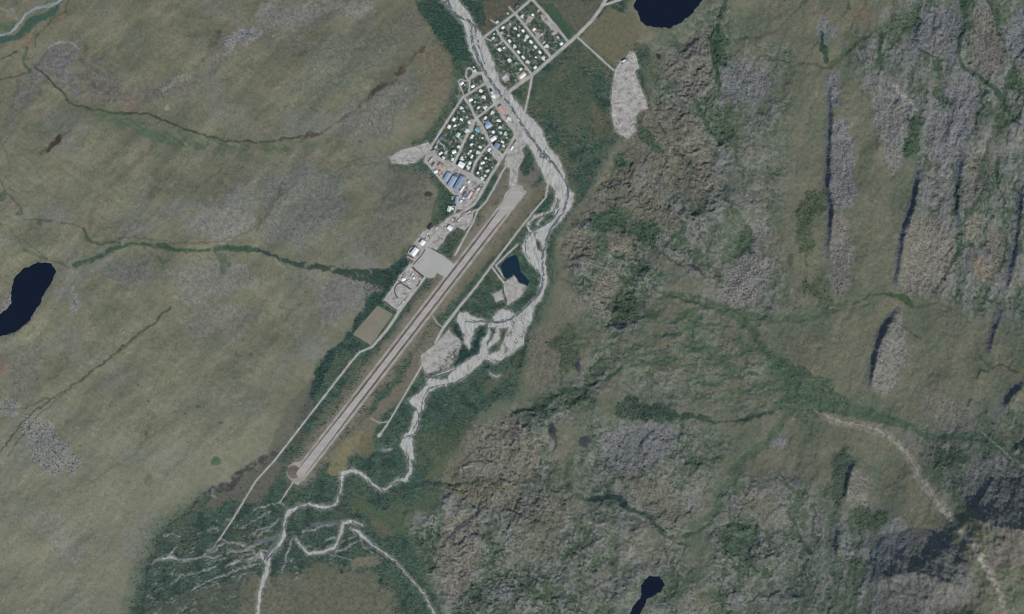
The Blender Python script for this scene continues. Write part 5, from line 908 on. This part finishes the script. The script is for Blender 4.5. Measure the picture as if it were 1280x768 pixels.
# dark vehicles parked along the streets
TYRE = flat_mat('tyre_rubber', (34,34,34)); GLASS = flat_mat('dark_window_glass', (40,48,56), .15)
vp = None
for k, (x, y) in enumerate([(594.2,154.8), (604.2,157.6), (632.6,171.4), (633.8,179.6), (640.8,152.4), (584.6,214.4), (624.4,194), (626.2,153.4), (553.6,205.2), (607.2,146.4), (560,176.4), (613.8,139.4), (551.4,285.8), (537,298.4), (523,328.6), (527.6,325.6), (548,269.6), (596.6,212.4), (551.6,306), (549,309.2), (670,30), (661.4,66.4), (643.6,47.6), (690.6,37.4), (627.6,33.2)]):
    ang = (60, -30, 35, -50)[k % 4]
    lab = uniq('dark truck by ' + near(x, y))
    if vp is None:
        vp = thing('pickup_truck', lab, 'pickup truck', x, y, ang, 'dark parked trucks')
        bm_obj('body', *add([box(-2.9, 2.9, -1.05, 1.05, .5, 1.2)]), ROOFM['dark'], vp); cb = bm_obj('cab', *box(-.6, 1.3, -1.0, 1.0, 1.2, 2.0), ROOFM['dark'], vp); bm_obj('windscreen', *box(1.3, 1.34, -.9, .9, 1.25, 1.9), GLASS, cb)
        for ax in (-1.8, 1.8):
            for ay in (-1, 1):
                n = 10; v = [(ax + .45 * cos(2 * pi * j / n), ay * 1.0 + d_, .45 + .45 * sin(2 * pi * j / n)) for d_ in (-.12, .12) for j in range(n)]
                bm_obj('wheel', v, [tuple(range(n))[::-1], tuple(range(n, 2 * n))] + [(j, (j + 1) % n, n + (j + 1) % n, n + j) for j in range(n)], TYRE, vp)
    else: copy_thing(vp, x, y, ang, lab)
# crushing plant at the tip of the northern gravel pit
t = thing('gravel_crusher', 'white and black gravel crushing plant at the tip of the northern pit', 'crusher', 780.4, 76, 32)
bm_obj('hopper', *add([box(-7, 5, -2.4, 2.4, 0, 4), box(-11, -7, -1.6, 1.6, 0, 3)]), ROOFM['white'], t); bm_obj('engine_house', *box(-9, 9, 3.4, 7.4, 0, 3.6), ROOFM['dark'], t); bm_obj('conveyor', *add([([(5, -1, 3), (16, -1, 6), (16, 1, 6), (5, 1, 3), (5, -1, 2.4), (16, -1, 5.4), (16, 1, 5.4), (5, 1, 2.4)], [(0,1,2,3), (7,6,5,4), (0,4,5,1), (2,6,7,3), (1,5,6,2), (0,3,7,4)]), box(14, 14.6, -.8, .8, 0, 5)]), ROOFM['dark'], t); bm_obj('screen_deck', *box(-14, -10, -8, -3, 0, 3), ROOFM['dark'], t)
# bridge
bx_, by_ = 627.2, 123.0
t = thing('bridge', 'narrow gravel-decked road bridge over the river beside the red roofed hall', 'bridge', bx_, by_, 36.5, z=0)
bm_obj('deck', *box(-22, 22, -3.6, 3.6, 1.3, 2.0), MAT['road'], t)
for s in (-1, 1):
    bm_obj('railing', *add([box(-22, 22, s * 3.75 - .12, s * 3.75 + .12, 2.9, 3.1), box(-22, 22, s * 3.75 - .08, s * 3.75 + .08, 2.4, 2.5)] + [box(q_ - .1, q_ + .1, s * 3.75 - .1, s * 3.75 + .1, 1.3, 3.0) for q_ in range(-22, 23, 4)]), WALLM['tan'], t)
    bm_obj('abutment', *box(s * 20 - 1.5, s * 20 + 1.5, -4, 4, -1, 1.28), WALLM['grey'], t)
# earth berms round the pads
BERM = noise_mat('berm_earth', [alb(84,78,70), alb(104,97,88)], .1, 5)
for pts in [[(498,351),(505,356.5),(514,362)], [(501,353.5),(496,356),(493.6,360),(493.4,366),(497,373)], [(531.5,312),(528,318),(522,325),(516.5,331)], [(515,334),(522,341),(530,346.5)], [(539,310.4),(545,314),(551,317.6)], [(525,351),(522,357),(520.6,358)], [(481,377),(488,383),(496,389)], [(517,323),(511,320),(508.6,316),(513,309),(517.6,307)]]:
    v = []; f = []
    for k, p in enumerate(pts):
        a, b = pts[max(0, k - 1)], pts[min(len(pts) - 1, k + 1)]
        d = math.hypot(b[0] - a[0], b[1] - a[1]); nx_, ny_ = -(b[1] - a[1]) / d, (b[0] - a[0]) / d
        z = float(hz(*p))
        for o_, h_ in ((-1.0, 0), (-.25, 1.8), (.25, 1.8), (1.0, 0)): v.append((wx(p[0] + nx_ * o_), wy(p[1] + ny_ * o_), z + h_))
        if k:
            n = 4 * k
            f += [(n - 4 + j, n + j, n + j + 1, n - 3 + j) for j in range(3)]
    o = bm_obj('earth_berm', v, f, BERM, None); o['kind'] = 'structure'; o['label'] = 'low brown earth bank edging the gravel pads'

# ------------------------------------------------------------------ willow thickets and loose rocks
def scatter(name, weight, n, rr, hh, pts_, mat, label, jag):
    wgt = (weight[fyi, fxi] * calm[fyi, fxi]).ravel().astype(np.float64); wgt = np.clip(wgt, 0, None); wgt /= wgt.sum()
    pick = rng.choice(len(wgt), n, p=wgt)
    px = fx[pick % len(fx)] + (rng.rand(n) - .5) * FS; py = fy[pick // len(fx)] + (rng.rand(n) - .5) * FS
    r = rr[0] + (rr[1] - rr[0]) * rng.rand(n) ** 2; h = r * (hh[0] + (hh[1] - hh[0]) * rng.rand(n))
    z = hz(px, py)
    k = pts_
    th = 2 * np.pi * (np.arange(k)[None] + rng.rand(n, 1) + .4 * rng.rand(n, k)) / k
    rad = r[:, None] * (1 - jag + 2 * jag * rng.rand(n, k))
    vx = np.concatenate([wx(px)[:, None] + rad * np.cos(th), wx(px)[:, None] + .62 * rad * np.cos(th + .4), (wx(px) + .3 * r * (rng.rand(n) - .5))[:, None]], 1)
    vy = np.concatenate([wy(py)[:, None] + rad * np.sin(th), wy(py)[:, None] + .62 * rad * np.sin(th + .4), (wy(py) + .3 * r * (rng.rand(n) - .5))[:, None]], 1)
    vz = np.concatenate([z[:, None] - .4 + 0 * rad, z[:, None] + h[:, None] * (.55 + .3 * rng.rand(n, k)), (z + h)[:, None]], 1)
    m_ = 2 * k + 1
    base = (np.arange(n) * m_)[:, None]
    tri = []
    for j in range(k):
        a, b = j, (j + 1) % k
        tri += [(a, b, k + b), (a, k + b, k + a), (k + a, k + b, 2 * k)]
    tri = np.array(tri).ravel()[None] + base
    me = mesh_from(name, np.stack([vx, vy, vz], -1).reshape(-1, 3), tri.ravel(), np.full(tri.size // 3, 3), mat, smooth=False)
    at = me.attributes.new('cover', 'FLOAT_COLOR', 'POINT')
    cc = C[fyi, fxi].reshape(-1, 3)[pick] * (0.8 + .5 * rng.rand(n, 1))
    at.data.foreach_set('color', np.repeat(np.concatenate([cc, np.full((n, 1), .4)], 1), m_, 0).astype(np.float32).ravel())
    o = link(name, me); o['kind'] = 'stuff'; o['label'] = label
scatter('willow_shrubs', np.clip(bush, 0, 1) ** 2 * (.2 + sm(-.3, .4, n14 + n5)), 42000, (1.4, 4.0), (.55, .95), 5, cov_mat('willow_leaves', 'cover'), 'dark green willow thickets over the valley floor and creeks', .35)
scatter('rocks', np.clip(rough - .3, 0, 1) ** 1.5, 20000, (1.2, 4.0), (.4, .8), 4, cov_mat('lichen_rock', 'cover'), 'grey frost-split rocks scattered over the outcrops', .3)
